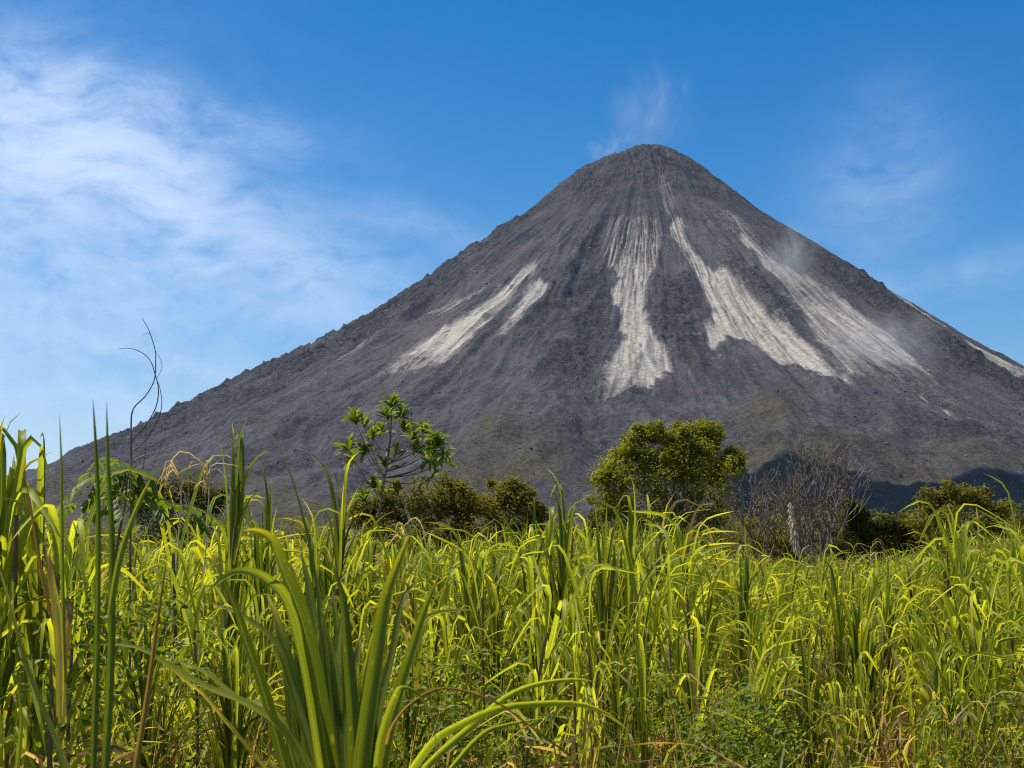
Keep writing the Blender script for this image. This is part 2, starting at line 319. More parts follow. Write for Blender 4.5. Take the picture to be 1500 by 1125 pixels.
def volcano_fields(az, r):
    """az degrees, r metres -> height, dict of masks"""
    x = SX + r * np.cos(np.radians(az)); y = SY + r * np.sin(np.radians(az)); dx, dy = x - SX, y - SY
    h = cone(dx, dy, r)
    arc = np.radians(az) * np.maximum(r, 150)
    wa = (fbm(x / 60, y / 60, 3, 3) - .5) * 2.0 + (fbm(az * 1.9, r / 160, 8, 3) - .5) * 1.6; wr = (fbm(x / 25, y / 25, 5, 3) - .5) * 60
    S = {k: {'s1': 9, 's1b': 4, 's1c': 4}.get(k, 0) + sdist(k, az, r, wa * (.6 if k[0] == 's' else 1.2), wr * (.6 if k[0] == 's' else 1.6)) for k in PATCH}
    far = sstep(220, 620, r)
    # broad ribs and gullies running down the cone
    rib = ridged(az / 7.0 + (fbm(x / 300, y / 300, 4, 2) - .5) * 1.2, r / 900, 21, 3) - .55
    gul = ridged(az / 2.1 + (fbm(x / 120, y / 120, 4, 2) - .5) * 1.4, r / 420, 33, 3) - .55
    h = h + far * (rib * 50 + gul * 19 * sstep(250, 800, r)) * sstep(2300, 1500, r)
    # old lava lobes in front of the foot
    def lobe(a0, r0, sa, sr, amp, sk=0):
        da = (az - a0 - sk * (r - r0)) * math.radians(1) * r0
        q = (da / sa) ** 2 + (np.where(r < r0, (r - r0) / (sr * .55), (r - r0) / sr)) ** 2
        return amp * np.exp(-q ** 1.4)
    h = h + lobe(-103.3, 1560, 95, 260, 38) + lobe(-100.5, 1700, 60, 160, 20) + lobe(-86.6, 1420, 52, 240, 34, -.004) + lobe(-83, 1560, 85, 150, 32) \
          + lobe(-77, 1620, 80, 130, 26) + lobe(-71, 1700, 90, 130, 26) + lobe(-120, 1760, 220, 190, 18) + lobe(-93.5, 1640, 45, 200, 12)
    foot = sstep(1150, 1500, r)
    h = h + foot * (ridged(x / 120, y / 160, 51, 5, .55) - .6) * 30
    # masks
    ash = np.zeros_like(h)
    stre = ridged(az * 2.6, r / 130, 61, 4, .6)
    fine = fbm(az * 9, r / 45, 65, 4, .6)
    for k, e, g in (('s1', 24, 1.15), ('s1b', 16, 1.0), ('s1c', 12, .7), ('s1d', 10, .5), ('s1e', 10, .4), ('s2', 15, 1.0), ('s2b', 12, .6), ('s2c', 12, .5), ('s3', 18, 1.1),
                    ('s4', 20, .92), ('s4c', 6, .8), ('s4d', 6, .9), ('s4e', 6, .6), ('s5', 8, .85), ('s6', 16, .55), ('s8', 40, .42), ('s9', 45, .36), ('s7', 6, .35)):
        ash = np.maximum(ash, g * sstep(-e * .8, e * .8, S[k]))
    thr = np.where(S['s2'] > -60, sstep(950, 550, r) * .40 + .06, .20)
    thr = np.maximum(thr, np.where(S['s1'] > -40, .18, 0)); thr = np.maximum(thr, np.where(S['s4'] > -40, .20, 0)); thr = np.maximum(thr, np.where(S['s3'] > 12, .0, 0))
    cut = sstep(thr - .16, thr + .26, stre * .6 + fine * .5 - .18)
    ash = ash * (0.35 + .65 * cut)
    patch = fbm(x / 22, y / 22, 71, 4, .6)
    lane = fbm(az * 1.7 + 3, r / 260, 77, 4, .6); pst = fbm(az * 5, r / 90, 78, 4, .6); ash = ash * (0.40 + .25 * patch + .62 * pst + .9 * (lane - .45))
    ash = ash * np.where(az > -76, 1 - .6 * sstep(1080, 1260, r), np.where(az < -110, 1 - .5 * sstep(1100, 1240, r), 1 - .3 * sstep(1240, 1400, r)))
    for k in ('s4c', 's4d', 's4e'): ash = np.maximum(ash, .95 * sstep(-5, 5, S[k]))
    dust = .30 * sstep(-60, 60, S['dusty']) + .12 * sstep(-40, 40, S['dust2']) + .16 * sstep(-20, 40, S['dust1'])
    halo = np.maximum.reduce([sstep(-75, 10, S[k]) for k in ('s1', 's2', 's3', 's4')])
    dust = np.maximum(dust, .26 * halo)
    ash = np.clip(np.maximum(ash, dust * (.4 + .6 * patch + .7 * stre - .25)), 0, 1.1)
    veg = np.zeros_like(h)
    for k in ('veg1', 'veg2', 'veg3', 'veg4', 'veg5'): veg = np.maximum(veg, sstep(-45, 50, S[k]))
    vn = fbm(x / 90, y / 90, 81, 6, .65); veg = veg * sstep(.36, .66, vn + .10) * .85
    veg = np.maximum(veg, .9 * sstep(1700, 1950, r) * sstep(.35, .6, vn))
    rock = np.zeros_like(h)
    for k, e in (('dark1', 40), ('dark2', 30), ('dark3', 30), ('dark4', 40), ('dark5', 40), ('rough1', 90)): rock = np.maximum(rock, sstep(-e, e, S[k]))
    rock = rock * sstep(.30, .62, fbm(x / 90, y / 90, 91, 4, .6) + .10)
    rock = rock * (1 - sstep(.1, .4, ash)); rock = np.maximum(rock, .45 * sstep(1150, 1500, r) * sstep(.45, .6, fbm(x / 80, y / 80, 95, 4)))
    # roughness
    nr = ridged(x / 38, y / 38, 101, 4, .62) - .6
    bl = fbm(x / 13, y / 13, 111, 3, .6) - .5
    h = h + rock * (nr * 28 + bl * 14) + (1 - rock) * (nr * 2.5 + bl * 2.0) * (1 - .6 * np.clip(ash, 0, 1))
    # rim: jagged shoulder on the left of the top
    h = h + 7 * sstep(60, 10, np.abs(r - 110)) * sstep(35, 10, np.abs(az + 175)) + (ridged(x / 28, y / 28, 121, 4, .6) - .55) * 30 * sstep(520, 60, r)
    # fresh deposits sit in shallow channels
    h = h - 5 * sstep(.3, .9, ash)
    red = sstep(.60, .72, fbm(x / 110, y / 60, 131, 4)) * .8 * sstep(1700, 1200, r) * (1 - np.clip(ash, 0, 1))
    return x, y, h, dict(ash=ash, veg=veg, rock=rock, red=red)

azg = np.concatenate([np.linspace(-188, 8, 860), np.linspace(8, 172, 70)[1:-1]])
rg = np.concatenate([[0.5], 6 + np.cumsum(np.concatenate([np.full(60, 4.0), np.full(300, 4.7), np.linspace(5, 60, 42)]))])
AZ, RG = np.meshgrid(azg, rg)
x, y, h, mk = volcano_fields(AZ, RG)
nr_, na_ = AZ.shape
# everything is faded to the plain beyond the foot
V = np.stack([x, y, h], -1).reshape(-1, 3)
i0 = (np.arange(nr_ - 1)[:, None] * na_ + np.arange(na_)[None]); i1 = (np.arange(nr_ - 1)[:, None] * na_ + (np.arange(na_)[None] + 1) % na_)
Q = np.stack([i0, i0 + na_, i1 + na_, i1], -1).reshape(-1, 4)
A1 = np.stack([mk['ash'], mk['veg'], mk['rock'], mk['red']], -1).reshape(-1, 4)
A2 = np.stack([AZ / 10, RG / 100, sstep(330, 700, RG), 0 * RG + 1], -1).reshape(-1, 4)
me = mesh_np('volcano', V, Q, attrs={'mask': A1, 'down': A2})
m, t, out = mat_new('lava_rock')
ash, veg, rockm, red = attr_(t, 'mask')
dn = N(t, 'ShaderNodeAttribute', attribute_name='down')
geo = N(t, 'ShaderNodeNewGeometry'); PS = geo.outputs['Position']
nb = noise(t, PS, 0.012, 6, 0.6); nm = noise(t, PS, 0.11, 6, 0.68); nf = noise(t, PS, 0.42, 4, 0.7)
vor = N(t, 'ShaderNodeTexVoronoi'); vor.inputs['Scale'].default_value = 0.20; t.links.new(PS, vor.inputs['Vector'])
streak = noise(t, mapping(t, dn.outputs['Vector'], (26, 1.6, 1)), 1.0, 5, 0.6)
base = mixc(t, smooth(t, nb, .35, .65), (0.022, 0.0215, 0.023), (0.054, 0.052, 0.0525))
dsp = N(t, 'ShaderNodeSeparateColor'); t.links.new(dn.outputs['Color'], dsp.inputs[0]); dfade = dsp.outputs[2]
base = mixc(t, math_(t, 'MULTIPLY', smooth(t, streak, .35, .7, 0, .8), dfade), base, (0.090, 0.084, 0.085))
base = mixc(t, 1.0, base, mixc(t, smooth(t, nm, .30, .70), (.58, .58, .60), (1.42, 1.41, 1.38)), 'MULTIPLY')
big = noise(t, mapping(t, dn.outputs['Vector'], (5.5, .55, 1)), 1.0, 4, .6, .4)
base = mixc(t, smooth(t, big, .50, .66, 0, .6), base, (0.076, 0.072, 0.071)); base = mixc(t, smooth(t, big, .48, .34, 0, .7), base, (0.024, 0.023, 0.024))
base = mixc(t, math_(t, 'MULTIPLY', red, .45), base, (0.105, 0.066, 0.062))
base = mixc(t, math_(t, 'MULTIPLY', rockm, .85), base, mixc(t, smooth(t, nm, .4, .62), (0.013, 0.0125, 0.014), (0.068, 0.063, 0.063)))
vegc = mixc(t, smooth(t, nm, .38, .62), (0.034, 0.031, 0.015), (0.080, 0.068, 0.036))
base = mixc(t, math_(t, 'MULTIPLY', veg, 1.0), base, vegc)
# pale loose stones
sp = math_(t, 'MULTIPLY', smooth(t, nf, .57, .68), math_(t, 'SUBTRACT', 1.0, math_(t, 'MULTIPLY', veg, .8)))
sp = math_(t, 'MULTIPLY', sp, smooth(t, noise(t, PS, .02, 4, .6), .42, .66, .15, 1.0))
base = mixc(t, math_(t, 'MULTIPLY', sp, .75), base, (0.30, 0.28, 0.27))
base = mixc(t, smooth(t, nf, .45, .28, 0, .7), base, (0.020, 0.018, 0.018))
fs = noise(t, mapping(t, dn.outputs['Vector'], (70, 1.5, 1)), 1.0, 5, .65)
ashc = mixc(t, smooth(t, math_(t, 'ADD', math_(t, 'MULTIPLY', nm, .5), math_(t, 'MULTIPLY', fs, .5)), .34, .64), (0.19, 0.172, 0.145), (0.40, 0.358, 0.288))
ashc = mixc(t, smooth(t, streak, .45, .72, 0, .75), ashc, (0.17, 0.16, 0.15))
af = math_(t, 'ADD', ash, math_(t, 'MULTIPLY', math_(t, 'SUBTRACT', math_(t, 'ADD', math_(t, 'MULTIPLY', nm, .5), math_(t, 'MULTIPLY', streak, .5)), .5), 1.3))
af = math_(t, 'MULTIPLY', smooth(t, af, .18, 1.15), smooth(t, ash, .02, .15))
base = mixc(t, af, base, ashc)
hh = math_(t, 'ADD', math_(t, 'MULTIPLY', nm, 11.0), math_(t, 'MULTIPLY', nf, 4.5))
hh = math_(t, 'ADD', hh, math_(t, 'MULTIPLY', vor.outputs[0], 1.2))
hh = math_(t, 'MULTIPLY', hh, math_(t, 'ADD', .62, math_(t, 'MULTIPLY', rockm, .60)))
hh = math_(t, 'MULTIPLY', hh, math_(t, 'SUBTRACT', 1.0, math_(t, 'MINIMUM', math_(t, 'MULTIPLY', ash, .9), .85)))
p = principled(t, base, 0.9, 0.15, bump(t, hh, 0.9, 1.0)); t.links.new(p.outputs[0], out.inputs[0])
M_LAVA = m
tag(link('volcano', me, mat=M_LAVA), 'tall dark grey stratovolcano cone with pale ash slides and smoking summit', 'volcano', kind='structure')

# loose boulders on the flanks
def ico_unit():
    g = (1 + 5 ** .5) / 2
    v = np.array([(-1, g, 0), (1, g, 0), (-1, -g, 0), (1, -g, 0), (0, -1, g), (0, 1, g), (0, -1, -g), (0, 1, -g), (g, 0, -1), (g, 0, 1), (-g, 0, -1), (-g, 0, 1)], float)
    v /= np.linalg.norm(v[0])
    f = np.array([(0, 11, 5), (0, 5, 1), (0, 1, 7), (0, 7, 10), (0, 10, 11), (1, 5, 9), (5, 11, 4), (11, 10, 2), (10, 7, 6), (7, 1, 8), (3, 9, 4), (3, 4, 2), (3, 2, 6), (3, 6, 8), (3, 8, 9), (4, 9, 5), (2, 4, 11), (6, 2, 10), (8, 6, 7), (9, 8, 1)])
    return v, f
NB = 16000
ba = rng.uniform(-185, 5, NB); br = 60 + 1800 * rng.random(NB) ** 0.75
bx, by, bh, bm = volcano_fields(ba, br)
keep = rng.random(NB) < np.clip(.12 + .9 * bm['rock'] + .25 * (br > 1150), 0, 1) * (1 - .8 * np.clip(bm['ash'], 0, 1))
bx, by, bh = bx[keep], by[keep], bh[keep]; nb_ = len(bx)
sz = .9 + 2.6 * rng.random(nb_) ** 5
iv, if_ = ico_unit()
bv = iv[None] * sz[:, None, None] * rng.uniform(.65, 1.35, (nb_, 12, 1)) * np.array([1, 1, .8]) + np.stack([bx, by, bh], -1)[:, None]
bf = if_[None] + 12 * np.arange(nb_)[:, None, None]
lv = np.zeros((nb_, 12, 4)); lv[..., 2] = rng.random(nb_)[:, None]
me = mesh_np('boulders', bv.reshape(-1, 3), bf.reshape(-1, 3), lv.reshape(-1, 4), smooth_=False)
m, t, out = mat_new('boulder'); _, _, r_, _ = attr_(t)
geo = N(t, 'ShaderNodeNewGeometry')
c_ = mixc(t, smooth(t, r_, .70, 1.0), (0.055, 0.050, 0.052), (0.25, 0.23, 0.22))
c_ = mixc(t, 1.0, c_, mixc(t, noise(t, geo.outputs['Position'], .6, 4), (.6, .6, .6), (1.3, 1.3, 1.3)), 'MULTIPLY')
p = principled(t, c_, .9, .15); t.links.new(p.outputs[0], out.inputs[0])
tag(link('boulders', me, mat=m), 'scattered dark and pale boulders lying on the volcano flanks', 'boulders', kind='stuff')

# ------------------------------------------------------------------ ground
gx = np.concatenate([-np.geomspace(14000, 60, 40), np.linspace(-50, 50, 60), np.geomspace(60, 14000, 40)])
gy = np.concatenate([-np.geomspace(9000, 20, 20), np.linspace(-10, 90, 80), np.geomspace(100, 20000, 60)])
GX, GY = np.meshgrid(gx, gy)
GZ = (fbm(GX / 6, GY / 6, 7, 3) - .5) * .25 * (np.abs(GX) < 200) * (np.abs(GY) < 300) - .12
nn, mm = GX.shape
i0 = (np.arange(nn - 1)[:, None] * mm + np.arange(mm - 1)[None])
Q = np.stack([i0, i0 + 1, i0 + mm + 1, i0 + mm], -1).reshape(-1, 4)
me = mesh_np('ground', np.stack([GX, GY, GZ], -1).reshape(-1, 3), Q)
m, t, out = mat_new('soil'); geo = N(t, 'ShaderNodeNewGeometry')
a = noise(t, geo.outputs['Position'], 1.4, 6, .65); b = noise(t, geo.outputs['Position'], .01, 5, .6)
c_ = mixc(t, smooth(t, a, .35, .7), (0.018, 0.013, 0.008), (0.060, 0.042, 0.022)); c_ = mixc(t, smooth(t, b, .35, .6), c_, (0.045, 0.060, 0.018))
p = principled(t, c_, .95, .1, bump(t, a, .6, .1)); t.links.new(p.outputs[0], out.inputs[0])
tag(link('ground', me, mat=m), kind='structure')

# ------------------------------------------------------------------ leaves in batches
def ribbons(base, az, th0, L, bend, tk, w, twist, rn, dry, S=9, dt=0.22, across=3, curl=0.25, fold=0.28):
    """N long blades; returns verts (N,S+1,across,3), faces, attrs"""
    n = len(az); tt = np.linspace(0, 1, S + 1)
    s_ = np.clip((tt[None] - tk[:, None]) / dt + .5, 0, 1); s_ = s_ * s_ * (3 - 2 * s_)
    th = th0[:, None] + bend[:, None] * s_ + curl * tt[None] ** 2
    d = np.stack([np.sin(th) * np.cos(az)[:, None], np.sin(th) * np.sin(az)[:, None], np.cos(th)], -1)
    seg = (L / S)[:, None, None] * (d[:, 1:] + d[:, :-1]) / 2
    pos = np.concatenate([np.zeros((n, 1, 3)), np.cumsum(seg, 1)], 1) + base[:, None]
    side0 = np.stack([-np.sin(az), np.cos(az), 0 * az], -1)[:, None] * np.ones((1, S + 1, 1))
    nrm = np.cross(d, side0); ph = twist[:, None] * (0.55 + .7 * tt[None])
    side = side0 * np.cos(ph)[..., None] + nrm * np.sin(ph)[..., None]; nr = np.cross(d, side)
    prof = np.minimum(.45 + 2.2 * tt, 1) * np.clip(1 - tt ** 2.6, 0, 1) ** .8 + .02
    hw = (w / 2)[:, None] * prof[None]
    us = np.linspace(0, 1, across)
    vs = []
    for u in us:
        q = 2 * u - 1
        vs.append(pos + side * (hw * q)[..., None] + nr * (hw * fold * (abs(q) - .5) * 2 * (across > 2))[..., None])
    V = np.stack(vs, 2)                                  # N,S+1,across,3
    A = np.zeros((n, S + 1, across, 4)); A[..., 0] = us[None, None]; A[..., 1] = tt[None, :, None]
    A[..., 2] = rn[:, None, None]; A[..., 3] = dry[:, None, None]
    k = across; i = (np.arange(S)[:, None] * k + np.arange(k - 1)[None]).ravel()
    q = np.stack([i, i + 1, i + k + 1, i + k], -1)
    Fq = q[None] + ((S + 1) * k) * np.arange(n)[:, None, None]
    return V, Fq, A
def flat(r): return r[0].reshape(-1, 3), r[1].reshape(-1, 4), r[2].reshape(-1, 4)
def tube(pts, rad, sides=5, rn=0.5):
    pts = np.asarray(pts, float); n = len(pts); rad = np.broadcast_to(rad, (n,))
    tg = np.gradient(pts, axis=0); tg /= np.linalg.norm(tg, axis=1)[:, None] + 1e-9
    up = np.where(np.abs(tg[:, 2:3]) > .9, np.array([[1., 0, 0]]), np.array([[0, 0, 1.]]))
    a = np.cross(tg, up); a /= np.linalg.norm(a, axis=1)[:, None]; b = np.cross(tg, a)
    an = np.arange(sides) / sides * 2 * np.pi
    V = pts[:, None] + rad[:, None, None] * (a[:, None] * np.cos(an)[None, :, None] + b[:, None] * np.sin(an)[None, :, None])
    i = np.arange(n - 1)[:, None] * sides; j = np.arange(sides)[None]; j2 = (j + 1) % sides
    Q = np.stack([i + j, i + j2, i + sides + j2, i + sides + j], -1).reshape(-1, 4)
    A = np.zeros((n * sides, 4)); A[:, 2] = rn
    return V.reshape(-1, 3), Q, A
def spline(pts, n):
    """Catmull-Rom resampling"""
    p = np.asarray(pts, float); q = np.concatenate([[2 * p[0] - p[1]], p, [2 * p[-1] - p[-2]]]); m_ = len(p) - 1
    out_ = []
    for s in np.linspace(0, m_, n):
        i = min(int(s), m_ - 1); t_ = s - i; a, b, c, d = q[i:i + 4]
        out_.append(.5 * ((2 * b) + (c - a) * t_ + (2 * a - 5 * b + 4 * c - d) * t_ ** 2 + (3 * b - a - 3 * c + d) * t_ ** 3))
    return np.array(out_)

# ------------------------------------------------------------------ cane plants
KINDS = ['bunch', 'fan', 'sheaf', 'droop', 'wind', 'loose', 'yellow']
def plant_params(kind, rs, nleaf=None):
    """leaf parameters of one cane plant, about 3 m tall, base at the origin"""
    H = rs.uniform(2.0, 2.3)
    n = nleaf or {'bunch': 30, 'fan': 22, 'sheaf': 22, 'droop': 20, 'wind': 20, 'loose': 16, 'yellow': 17}[kind]
    plane = rs.uniform(-1.2, 1.2)
    i = np.arange(n); f = i / (n - 1)                    # 0 lowest, 1 top
    az = plane + np.pi * (i % 2) + rs.normal(0, .45, n)
    if kind == 'bunch': az = np.pi / 2 + np.pi * (i % 2) + rs.normal(0, .75, n); th = .03 + .34 * rs.random(n) ** 1.5 * (1.2 - .5 * f); be = rs.uniform(.1, 1.9, n) * (rs.random(n) < .7); tk = rs.uniform(.70, .97, n); L = rs.uniform(.75, 1.05, n)
    elif kind == 'fan': th = .10 + .42 * (1 - f) ** 1.3 + rs.normal(0, .05, n); be = rs.uniform(.7, 2.0, n); tk = rs.uniform(.60, .92, n); L = rs.uniform(.8, 1.15, n)
    elif kind == 'sheaf': th = .04 + .24 * (1 - f) + rs.normal(0, .03, n); be = rs.uniform(.2, 1.7, n); tk = rs.uniform(.68, .95, n); L = rs.uniform(.8, 1.15, n)
    elif kind == 'droop': th = .12 + .5 * (1 - f) + rs.normal(0, .07, n); be = rs.uniform(1.6, 2.7, n); tk = rs.uniform(.42, .72, n); L = rs.uniform(.65, 1.05, n)
    elif kind == 'wind': az = rs.normal(0.0, .55, n) + np.where(rs.random(n) < .22, np.pi, 0); th = .22 + .40 * (1 - f) + rs.normal(0, .06, n); be = rs.uniform(.7, 1.7, n); tk = rs.uniform(.5, .85, n); L = rs.uniform(.8, 1.2, n)
    elif kind == 'loose': th = .10 + .75 * (1 - f) + rs.normal(0, .1, n); be = rs.uniform(.8, 2.2, n); tk = rs.uniform(.45, .8, n); L = rs.uniform(.55, 1.0, n)
    else: th = .10 + .5 * (1 - f) + rs.normal(0, .08, n); be = rs.uniform(1.0, 2.4, n); tk = rs.uniform(.5, .85, n); L = rs.uniform(.65, 1.0, n)
    L = L * .84; z = H - 1.15 * (1 - f) * rs.uniform(.8, 1.3)
    w = rs.uniform(.024, .042, n) * (1 if kind != 'loose' else .8)
    w = w * .88
    if kind == 'bunch': w = rs.uniform(.028, .042, n)
    rn = rs.random(n) * .5 + (0.0 if kind in ('fan', 'sheaf') else .48)  # fan and sheaf coloured darker: painted shade on upright faces that catch little sun
    rn = rs.random(n) ** 2 * .45 if kind == 'bunch' else rn; dry = np.where(rs.random(n) < (.25 if kind == 'yellow' else .03), .8, 0.)  # bunch leaves toned darkest, the shade of erect backlit blades put into colour
    tw = rs.uniform(-1.5, 1.5, n) * (.45 if kind == 'bunch' else 1)
    # dead leaves hanging down the stalk
    k = rs.integers(5, 9); kz = rs.uniform(.35, H - .6, k)
    az = np.concatenate([az, rs.uniform(0, 6.28, k)]); th = np.concatenate([th, rs.uniform(.5, 1.5, k)]); be = np.concatenate([be, rs.uniform(.9, 1.7, k)])
    tk = np.concatenate([tk, rs.uniform(.15, .5, k)]); L = np.concatenate([L, rs.uniform(.5, 1.0, k)]); w = np.concatenate([w, rs.uniform(.012, .028, k)])
    z = np.concatenate([z, kz]); rn = np.concatenate([rn, rs.random(k)]); dry = np.concatenate([dry, np.where(rs.random(k) < .72, 1., .25)]); tw = np.concatenate([tw, rs.normal(0, 1.5, k)])
    base = np.stack([rs.normal(0, .012, n + k), rs.normal(0, .012, n + k), z], -1)
    return H, dict(base=base, az=az, th0=th, L=L, bend=be, tk=tk, w=w, twist=tw, rn=rn, dry=dry), n
def make_proto(kind, seed):
    rs = np.random.default_rng(seed); H, pr, n = plant_params(kind, rs)
    V, Fq, A = ribbons(**pr, S=9)
    leaves = []
    for i in range(len(V)):
        b = pr['base'][i]; me = mesh_np('leaf' if i < n else 'dead_leaf', V[i].reshape(-1, 3) - b, Fq[0], A[i].reshape(-1, 4)); me.materials.append(M_CANE)
        leaves.append((me, tuple(b)))
    zz = np.linspace(0, H, 7); sv, sf, sa = tube(np.stack([.03 * np.sin(zz * 2 + seed), .03 * np.cos(zz * 1.7), zz], -1), np.linspace(.014, .009, 7), 5)
    st = mesh_np('stalk', sv, sf, sa); st.materials.append(M_STALK)
    fv, ff, fa = flat((V, Fq, A)); fol = mesh_np('foliage', fv, ff, fa); fol.materials.append(M_CANE)
    top = float(V[:n, :, :, 2].max())
    return dict(kind=kind, leaves=leaves, n=n, stalk=st, foliage=fol, top=top)
PROTO = [make_proto(k, 100 + i * 10 + j) for i, k in enumerate(KINDS) for j in range(4)]
def protos(kind): return [p_ for p_ in PROTO if p_['kind'] == kind]
LOOK = {'bunch': 'dark', 'fan': 'upright green cane plant with leaves opening in a wide fan', 'sheaf': 'narrow green cane plant with stiff upright leaves darkened for shade',
        'droop': 'bright green cane plant with leaf tips folding over', 'wind': 'green cane plant with leaves bent over to the right',
        'loose': 'thin loose cane', 'yellow': 'yellowing cane plant'}
def cane(pos, kind, pick, rz, top, detailed, label, lean=(0, 0)):
    pr = protos(kind)[pick % 4]; sc = (top - pos[2]) / pr['top']
    r = empty('cane_plant', pos, rz, sc); r.rotation_euler = (lean[0], lean[1], rz)
    tag(r, label, 'plant', 'tall wild cane plants of the field')
    link('stalk', pr['stalk'], r)
    if detailed:
        for i, (me, b) in enumerate(pr['leaves']):
            o = link('leaf' if i < pr['n'] else 'dead_leaf', me, r); o.location = b
    else: link('foliage', pr['foliage'], r)
    return r

HERO = [  # px, top py, distance, kind, label
 (22, 632, 8.0, 'droop', 'tall bright cane plant with broad folded leaves at the left edge of the photo'),
 (64, 612, 8.2, 'fan', 'tallest cane plant at the far left, its upright tip crossing the sky'),
 (-5, 600, 8.0, 'sheaf', 'dark upright cane plant cut by the left edge of the photo'),
 (98, 690, 7.9, 'droop', 'bright cane plant between the far left plants and the compound leaved shrub'),
 (8, 700, 8.4, 'droop', 'lower bright cane plant in front of the tall ones at the left edge'),
 (50, 720, 8.8, 'fan', 'cane plant with folding leaves right behind the tall plants at far left'),
 (345, 612, 11.5, 'sheaf', 'slender cane plant standing alone above the field, left of centre, before the slope'),
 (395, 672, 13, 'bunch', 'dark bunched cane plant just right of the slender tall one'),
 (372, 700, 12, 'fan', 'green cane plant between the slender tall one and its dark neighbour'),
 (500, 668, 13, 'sheaf', 'narrow upright cane plant just left of the slender sapling'),
 (462, 735, 12.5, 'fan', 'green cane plant left of the sapling foot with yellow outer leaf'),
 (430, 748, 13, 'droop', 'bright folded cane plant left of the sapling in the canopy line'),
 (260, 668, 11.5, 'loose', 'thin cane shoot with a forked yellow tip between shrub and slender tall cane'),
 (685, 782, 14, 'bunch', 'upright dark cane plant in front of the brown shrubs'),
 (728, 788, 14, 'bunch', 'second upright cane plant in front of the brown shrubs, right of the first'),
 (822, 712, 13, 'bunch', 'tall dark cane bunch with a pointed top left of the round tree'),
 (803, 745, 13.6, 'droop', 'folded cane plant directly left of the pointed tall bunch'),
 (885, 733, 12.5, 'bunch', 'large dark fan shaped cane plant in front of the round green tree'),
 (935, 738, 12.8, 'wind', 'cane plant with arching tips right beside the large dark fan'),
 (1000, 752, 13, 'wind', 'wind bent cane plant with yellow tips in front of the round tree trunk'),
 (1255, 842, 11.5, 'bunch', 'large dark fan of cane below the bare tree, right of centre'),
 (1182, 905, 10.0, 'bunch', 'dark broad cane plant low in the field left of the large right hand fan'),
 (1382, 885, 10.8, 'bunch', 'wide cane plant with one arching leaf at lower right'),
 (1010, 880, 10.6, 'bunch', 'tall sheaf of narrow cane leaves in the lower field right of centre'),
 (1440, 772, 19, 'bunch', 'spreading cane plant standing above the field near the right edge'),
 (1490, 790, 18, 'droop', 'folded cane plant at the right edge of the photo below the shrub'),
 (1335, 822, 16, 'bunch', 'dark cane bunch leaning right, below the shrubs at right'),
 (1110, 840, 17, 'droop', 'bright folded cane plant at the foot of the leafless trees'),
 (960, 870, 12.0, 'droop', 'folded cane plant below the wind bent one, in mid field'),
 (905, 925, 10.8, 'bunch', 'upright cane plant low in mid field right of the big foreground leaves'),
 (655, 900, 11, 'droop', 'bright cane plant behind the right hand blades of the foreground clump'),
 (580, 850, 12, 'bunch', 'dark cane plant showing between the foreground blades'),
 (220, 860, 9, 'bunch', 'dark upright cane plant behind the two vertical blades at left'),
 (290, 800, 10, 'droop', 'bright folded cane plant left of the foreground clump'),
 (120, 800, 9, 'loose', 'loose cane plant behind the yellow blades at left'),
 (770, 815, 12, 'bunch', 'green fan shaped cane plant below the pointed tall bunch'),
]
placed = []
for i, (px, py, d, kind, lab) in enumerate(HERO):
    g = at(px, py, d); cane((g[0], g[1], -.08), kind, i, rnd.uniform(-.3, .3), g[2] + .03, True, lab)
    placed.append((g[0], g[1]))
# jittered field
cand = []
stp = .47
for yi in np.arange(6.6, 50, stp):
    hw = .37 * yi + 2.6
    for xi in np.arange(-hw, hw, stp * .95):
        X = xi + rnd.uniform(-.30, .30); Y = yi + rnd.uniform(-.30, .30)
        pxx = 750 + X / Y * F
        dmin = 7.0 if pxx < 150 else (8.4 if pxx < 420 else 9.6)
        if Y < dmin: continue
        if any((X - a) ** 2 + (Y - b) ** 2 < .10 for a, b in placed): continue
        if Y > 30 and rnd.random() < .25: continue
        cand.append((Y, X, pxx))
cand.sort()
def canopy(px, Y):
    """top of the cane, metres, from the lie of the field"""
    t_ = np.interp(px, [-100, 0, 110, 200, 300, 420, 520, 620, 720, 850, 1000, 1090, 1250, 1330, 1420, 1600], [3.45, 3.55, 3.35, 3.3, 3.4, 3.5, 3.5, 3.46, 3.48, 3.6, 3.52, 3.08, 3.06, 3.26, 3.5, 3.58]) - np.interp(Y, [8, 9.5, 15], [.75, .65, 0])
    if Y > 18: t_ -= .008 * (Y - 18)
    return float(t_)
ORD = ['leftmost', 'second from left', 'third from left', 'fourth from left', 'fifth from left', 'sixth from left', 'seventh from left', 'eighth from left', 'ninth from left', 'tenth from left', 'eleventh from left', 'twelfth from left']
def where(px, Y):
    row = 'nearest rows' if Y < 10.6 else ('front third of field' if Y < 12.2 else ('mid field' if Y < 14 else 'rear rows'))
    for lim, s in ((130, 'at far left'), (330, 'below the feathery shrub'), (520, 'behind the foreground clump'), (640, 'below the slender sapling'), (800, 'before the brown shrubs'),
                   (1060, 'before the round green tree'), (1230, 'before the leafless trees'), (1370, 'before the small right hand trees'), (9999, 'towards the right edge')):
        if px < lim: return f'{s}, {row}'
WT = [('bunch', 1.7), ('fan', 2.6), ('sheaf', 2.0), ('droop', 5.5), ('wind', 1.6), ('loose', 2.0), ('yellow', 1.4)]
ks = [k for k, _ in WT]; kw = [w_ for _, w_ in WT]
